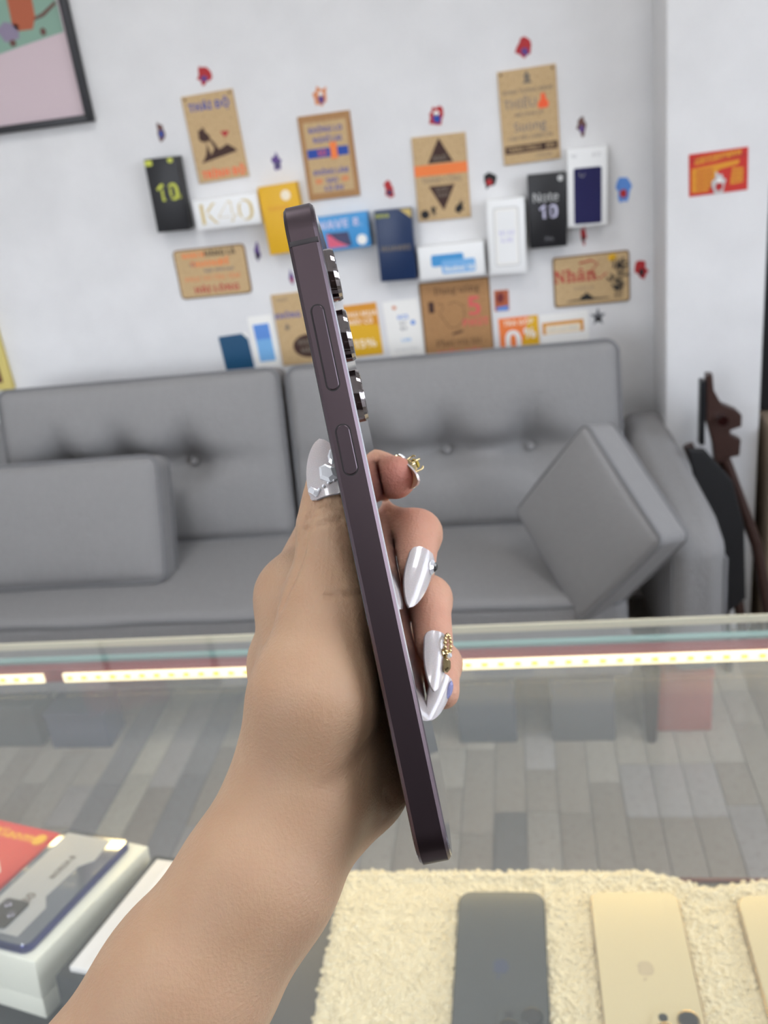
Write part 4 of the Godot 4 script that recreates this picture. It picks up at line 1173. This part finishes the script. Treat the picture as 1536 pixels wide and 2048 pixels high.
# ------------------------------------------------------------------ the hand
func hand_mesh() -> ArrayMesh:
	var c := 0.0013
	var lo := Vector3.ONE * INF
	var hi := -lo
	for b in BONES:
		var r: float = maxf(b[2], b[3]) + 0.006
		lo = lo.min(b[0] - Vector3.ONE * r).min(b[1] - Vector3.ONE * r)
		hi = hi.max(b[0] + Vector3.ONE * r).max(b[1] + Vector3.ONE * r)
	var nx := int((hi.x - lo.x) / c) + 2
	var ny := int((hi.y - lo.y) / c) + 2
	var nz := int((hi.z - lo.z) / c) + 2
	var sy := nx
	var sz := nx * ny
	var field := PackedFloat32Array()
	field.resize(nx * ny * nz)
	field.fill(0.05)
	for b in BONES:
		var a: Vector3 = b[0]
		var ab: Vector3 = b[1] - a
		var inv := 1.0 / ab.length_squared()
		var ra: float = b[2]
		var dr: float = b[3] - ra
		var k: float = b[4]
		var reach := maxf(ra, b[3]) + k + 2.5 * c
		var p0 := ((a.min(b[1]) - Vector3.ONE * reach - lo) / c).floor().max(Vector3.ZERO)
		var p1 := ((a.max(b[1]) + Vector3.ONE * reach - lo) / c).ceil().min(Vector3(nx - 1, ny - 1, nz - 1))
		var near := reach * reach
		for z in range(int(p0.z), int(p1.z) + 1):
			for y in range(int(p0.y), int(p1.y) + 1):
				var at := int(p0.x) + y * sy + z * sz
				var p := lo + Vector3(p0.x, y, z) * c - a
				for x in range(int(p0.x), int(p1.x) + 1):
					var t := clampf(p.dot(ab) * inv, 0.0, 1.0)
					var q := (p - ab * t).length_squared()
					if q < near:
						var d := sqrt(q) - ra - dr * t
						var f := field[at]
						var h := clampf(0.5 + 0.5 * (f - d) / k, 0.0, 1.0)
						field[at] = lerpf(f, d, h) - k * h * (1.0 - h)
					p.x += c
					at += 1
	# the phone presses its flat faces into the skin
	var inv_phone := PHONE_AT.affine_inverse()
	var half := Vector3(0.00385, 0.07925, 0.03795)
	for z in nz:
		for y in ny:
			var at := y * sy + z * sz
			var p := inv_phone * (HAND_AT + lo + Vector3(0, y, z) * c) - Vector3(0.00385, 0, -0.03795)
			var step := inv_phone.basis * Vector3(c, 0, 0)
			for x in nx:
				var q := p.abs() - half
				if q.x < 0.004 and q.y < 0.004 and q.z < 0.004:
					var d := q.max(Vector3.ZERO).length() + minf(maxf(q.x, maxf(q.y, q.z)), 0.0)
					field[at] = maxf(field[at], 0.0002 - d)
				p += step
				at += 1
	# surface nets
	var verts := PackedVector3Array()
	var norms := PackedVector3Array()
	var ids := {}
	var offs := [0, 1, sy, sy + 1, sz, sz + 1, sz + sy, sz + sy + 1]
	for z in nz - 1:
		for y in ny - 1:
			for x in nx - 1:
				var at := x + y * sy + z * sz
				var f0 := field[at]
				if f0 > 0.004 or f0 < -0.004:
					continue
				var v := PackedFloat32Array([f0, field[at + 1], field[at + sy], field[at + sy + 1], field[at + sz], field[at + sz + 1], field[at + sz + sy], field[at + sz + sy + 1]])
				var inside := 0
				for k in 8:
					if v[k] < 0.0:
						inside += 1
				if inside == 0 or inside == 8:
					continue
				var sum := Vector3.ZERO
				var count := 0
				for e in [[0, 1], [2, 3], [4, 5], [6, 7], [0, 2], [1, 3], [4, 6], [5, 7], [0, 4], [1, 5], [2, 6], [3, 7]]:
					var a := v[e[0]]
					var b := v[e[1]]
					if (a < 0.0) != (b < 0.0):
						var t := a / (a - b)
						var i: int = e[0]
						var j: int = e[1]
						sum += Vector3(i & 1, (i >> 1) & 1, i >> 2).lerp(Vector3(j & 1, (j >> 1) & 1, j >> 2), t)
						count += 1
				ids[at] = verts.size()
				verts.append(lo + (Vector3(x, y, z) + sum / count) * c)
				norms.append(Vector3(v[1] - v[0] + v[3] - v[2] + v[5] - v[4] + v[7] - v[6], v[2] - v[0] + v[3] - v[1] + v[6] - v[4] + v[7] - v[5], v[4] - v[0] + v[5] - v[1] + v[6] - v[2] + v[7] - v[3]).normalized())
	var index := PackedInt32Array()
	for at: int in ids:
		var f0 := field[at]
		for e in [[1, sy, sz], [sy, sz, 1], [sz, 1, sy]]:
			var f1 := field[at + e[0]]
			if (f0 < 0.0) == (f1 < 0.0):
				continue
			var a: int = ids.get(at, -1)
			var b: int = ids.get(at - e[1], -1)
			var d: int = ids.get(at - e[1] - e[2], -1)
			var g: int = ids.get(at - e[2], -1)
			if b < 0 or d < 0 or g < 0:
				continue
			if f0 < 0.0:
				index.append_array([a, d, b, a, g, d])
			else:
				index.append_array([a, b, d, a, d, g])
	# creases and colour
	var mottle := FastNoiseLite.new()
	mottle.seed = 12
	mottle.frequency = 70.0
	var colors := PackedColorArray()
	colors.resize(verts.size())
	var base := Color(0.46, 0.29, 0.182)
	for i in verts.size():
		var p := verts[i]
		for g in CREASES:
			var pts: Array = g[0]
			var best := INF
			var foot := Vector3.ZERO
			for k in pts.size() - 1:
				var q := Geometry3D.get_closest_point_to_segment(p, pts[k], pts[k + 1])
				var d := q.distance_squared_to(p)
				if d < best:
					best = d
					foot = q
			var away: Vector3 = p - foot
			away -= norms[i] * away.dot(norms[i])
			var d := away.length()
			if best < 0.00005 and d < g[1] * 3.0:
				var s := exp(-d * d / (g[1] * g[1]))
				verts[i] -= norms[i] * g[2] * s
				if d > 0.00001:
					norms[i] = (norms[i] - away / d * (2.0 * d / (g[1] * g[1])) * g[2] * s).normalized()
		var col := base
		for s in SKIN_PATCHES:
			col = col.lerp(s[2], s[3] * exp(-p.distance_squared_to(s[0]) / (s[1] * s[1])))
		var m := mottle.get_noise_3dv(p)
		col = Color(col.r * (1.0 + 0.05 * m), col.g * (1.0 + 0.09 * m), col.b * (1.0 + 0.1 * m))
		colors[i] = col
	var arrays := []
	arrays.resize(Mesh.ARRAY_MAX)
	arrays[Mesh.ARRAY_VERTEX] = verts
	arrays[Mesh.ARRAY_NORMAL] = norms
	arrays[Mesh.ARRAY_COLOR] = colors
	arrays[Mesh.ARRAY_INDEX] = index
	var mesh := ArrayMesh.new()
	mesh.add_surface_from_arrays(Mesh.PRIMITIVE_TRIANGLES, arrays)
	return mesh

func limb(stops: Array) -> ArrayMesh:  # [middle, radius] pairs, joined smoothly
	var st := begin()
	st.set_smooth_group(1)
	var rings := []
	var n := 28
	var last := Vector3(0, 0, 1)
	var path := []
	for i in stops.size() - 1:
		var a: Array = stops[maxi(i - 1, 0)]
		var d: Array = stops[mini(i + 2, stops.size() - 1)]
		for k in 8:
			var t := k / 8.0
			path.append([stops[i][0].cubic_interpolate(stops[i + 1][0], a[0], d[0], t), cubic_interpolate(stops[i][1], stops[i + 1][1], a[1], d[1], t)])
	path.append(stops[-1])
	for i in path.size():
		var t: Vector3 = (path[mini(i + 1, path.size() - 1)][0] - path[maxi(i - 1, 0)][0]).normalized()
		var u := (last - t * last.dot(t)).normalized()
		last = u
		var w := t.cross(u)
		var ring := []
		for k in n:
			ring.append(path[i][0] + (u * cos(TAU * k / n) + w * sin(TAU * k / n)) * path[i][1])
		rings.append(ring)
	for i in rings.size() - 1:
		for k in n:
			quad(st, rings[i][k], rings[i][(k + 1) % n], rings[i + 1][(k + 1) % n], rings[i + 1][k])
	for k in n - 2:
		tri(st, rings[0][0], rings[0][k + 2], rings[0][k + 1])
		tri(st, rings[-1][0], rings[-1][k + 1], rings[-1][k + 2])
	return done(st)

func nail_point(s: float, v: float, length: float, width: float, drop: float) -> Vector3:
	var w := width / 2
	if s < 0.16:
		w *= 0.55 + 0.45 * sqrt(1.0 - pow(1.0 - s / 0.16, 2))
	elif s > 0.34:
		w *= pow(maxf(0.0, 1.0 - pow((s - 0.34) / 0.66, 1.9)), 0.66)
	var x := v * w
	var y := -x * x / (width * 1.2) - 0.0006 * pow(s - 0.35, 2) / 0.2 - drop
	return Vector3(x, y, s * length)

func nail_mesh(length: float, width: float) -> ArrayMesh:
	var st := begin()
	st.set_smooth_group(1)
	var ns := 26
	var nv := 12
	for side in [0, 1]:
		for i in ns:
			for j in nv:
				var c := []
				for o in [[0, 0], [1, 0], [1, 1], [0, 1]]:
					c.append(nail_point((i + o[0]) / float(ns), -1.0 + 2.0 * (j + o[1]) / nv, length, width, 0.0 if side == 0 else 0.0007))
				if side == 0:
					quad(st, c[0], c[1], c[2], c[3])
				else:
					quad(st, c[3], c[2], c[1], c[0])
	st.set_smooth_group(2)
	for v in [-1.0, 1.0]:
		for i in ns:
			var a := nail_point(i / float(ns), v, length, width, 0.0)
			var b := nail_point((i + 1) / float(ns), v, length, width, 0.0)
			var c := nail_point((i + 1) / float(ns), v, length, width, 0.0007)
			var d := nail_point(i / float(ns), v, length, width, 0.0007)
			if v < 0:
				quad(st, a, d, c, b)
			else:
				quad(st, a, b, c, d)
	return done(st)

func gem(outline: PackedVector2Array, h: float) -> ArrayMesh:  # faceted stone, table up along z
	var n := outline.size()
	var st := begin()
	st.set_smooth_group(-1)
	for i in n:
		var a := outline[i]
		var b := outline[(i + 1) % n]
		quad(st, Vector3(a.x, a.y, 0), Vector3(b.x, b.y, 0), Vector3(b.x, b.y, h * 0.35), Vector3(a.x, a.y, h * 0.35))
		quad(st, Vector3(a.x, a.y, h * 0.35), Vector3(b.x, b.y, h * 0.35), Vector3(b.x * 0.62, b.y * 0.62, h), Vector3(a.x * 0.62, a.y * 0.62, h))
		tri(st, Vector3(0, 0, h * 1.02), Vector3(a.x * 0.62, a.y * 0.62, h), Vector3(b.x * 0.62, b.y * 0.62, h))
	return done(st)

func stone(nail: Node, called: String, outline: PackedVector2Array, h: float, m: Material, s: float, v: float, turn: float, length: float, width: float) -> Node3D:
	# a stone set on the nail at (s, v); its table faces out of the nail
	var p := nail_point(s, v, length, width, 0.0)
	var q := nail_point(s, v + 0.02, length, width, 0.0)
	var across := (q - p).normalized()
	var up := Vector3(0, 0, 1).cross(across).normalized()
	var b := Basis(across, across.cross(up) * -1.0, up).orthonormalized() * Basis(Vector3(0, 0, 1), deg_to_rad(turn))
	return part(called, gem(outline, h), m, nail, Transform3D(b, p - up * 0.0001))

func hand() -> void:
	var h := thing("hand", "left hand and forearm with long jewelled nails holding up the phone", "hand", Transform3D(Basis(), HAND_AT))
	part("skin", hand_mesh(), M.skin, h)
	# the arm goes on to the elbow and into a dark sleeve, below and behind the picture's edge
	var arm_skin := mat(Color(0.46, 0.29, 0.182).linear_to_srgb(), 0.52)
	part("arm", limb([[Vector3(-0.060, -0.066, 0.044), 0.024], [Vector3(-0.072, -0.078, 0.052), 0.034], [Vector3(-0.105, -0.112, 0.074), 0.036], [Vector3(-0.138, -0.145, 0.098), 0.034], [Vector3(-0.138, -0.13, 0.16), 0.036], [Vector3(-0.125, -0.09, 0.24), 0.04]]), arm_skin, h)
	part("sleeve", limb([[Vector3(-0.136, -0.125, 0.175), 0.046], [Vector3(-0.125, -0.09, 0.24), 0.055], [Vector3(-0.11, -0.03, 0.32), 0.062], [Vector3(-0.09, 0.0, 0.39), 0.062]]), M.black_cloth, h, Transform3D(), "dark sleeve")
	for n in NAILS:
		var dir: Vector3 = n[2] - n[1]
		var length := dir.length()
		var z := dir.normalized()
		var y: Vector3 = (n[3] - z * n[3].dot(z)).normalized()
		var x := y.cross(z)
		var o := part("nail", nail_mesh(length, n[4]), M.nail, h, Transform3D(Basis(x, y, z), n[1]), "long pearly %s nail" % n[0])
		var w: float = n[4]
		if n[0] == "thumb":
			stone(o, "crystal", poly([0, -2.5, 1.9, -0.4, 1.2, 2.2, -0.6, 2.6, -2.0, 0.4, -1.4, -1.8], 0.0011), 0.0013, M.crystal, 0.34, -0.22, 40, length, w)
			stone(o, "crystal", rrect(0.0018, 0.0038, 0.0004, 1), 0.001, M.crystal, 0.14, 0.62, 48, length, w)
			stone(o, "crystal", ellipse(0.0022, 0.0046, 8), 0.001, M.crystal, 0.62, -0.62, -10, length, w)
			var bead := SphereMesh.new()
			bead.radius = 0.00045
			bead.height = 0.0009
			bead.radial_segments = 10
			bead.rings = 6
			for k in 4:
				part("bead", bead, M.crystal, o, Transform3D(Basis(), nail_point(0.12 + 0.03 * k, 0.3 - 0.26 * k, length, w, -0.0003)))
		elif n[0] == "index":
			var s := stone(o, "setting", rrect(0.0036, 0.0036, 0.0006, 2), 0.0022, M.gilt, 0.62, -0.62, 10, length, w)
			part("stone", gem(rrect(0.0028, 0.0028, 0.0004, 1), 0.001), M.amber_gem, s, xf(0, 0, 0.0021))
			for c in [[-1, -1], [1, -1], [1, 1], [-1, 1]]:
				part("prong", tube([Vector3(c[0] * 0.0017, c[1] * 0.0017, 0.0008), Vector3(c[0] * 0.0018, c[1] * 0.0018, 0.0032), Vector3(c[0] * 0.0014, c[1] * 0.0014, 0.0036)], 0.0003, 6), M.gilt, s)
			var bar := stone(o, "setting", rrect(0.0018, 0.004, 0.0004, 1), 0.0014, M.gilt, 0.3, -0.8, 20, length, w)
			part("stone", gem(rrect(0.0012, 0.0032, 0.0003, 1), 0.0007), M.crystal, bar, xf(0, 0, 0.0012))
		elif n[0] == "middle":
			var s := stone(o, "setting", ellipse(0.0030, 0.0046, 12), 0.0013, M.crystal, 0.22, 0.72, 15, length, w)
			part("stone", gem(ellipse(0.0018, 0.003, 8), 0.0008), M.lens, s, xf(0, 0, 0.0011))
		elif n[0] == "ring":
			var s := stone(o, "setting", ellipse(0.0028, 0.003, 10), 0.0012, M.gilt, 0.34, 0.62, 0, length, w)
			var bead := SphereMesh.new()
			bead.radius = 0.0006
			bead.height = 0.0012
			bead.radial_segments = 10
			bead.rings = 6
			for k in 14:
				var a := TAU * k / 14
				part("bead", bead, M.gilt, s, xf(0.0016 * cos(a), 0.0024 + 0.003 * sin(a), 0.0012))
			part("stone", gem(rrect(0.0022, 0.0042, 0.0005, 1), 0.0014), M.gilt, s, xf(0.0003, -0.0036, 0.0004))
			part("stone", gem(ellipse(0.0018, 0.0018, 8), 0.001), M.crystal, s, xf(0.0004, -0.0008, 0.0012))
		else:
			stone(o, "crystal", ellipse(0.0026, 0.0056, 10), 0.0008, M.mauve_gem, 0.22, 0.68, 12, length, w)
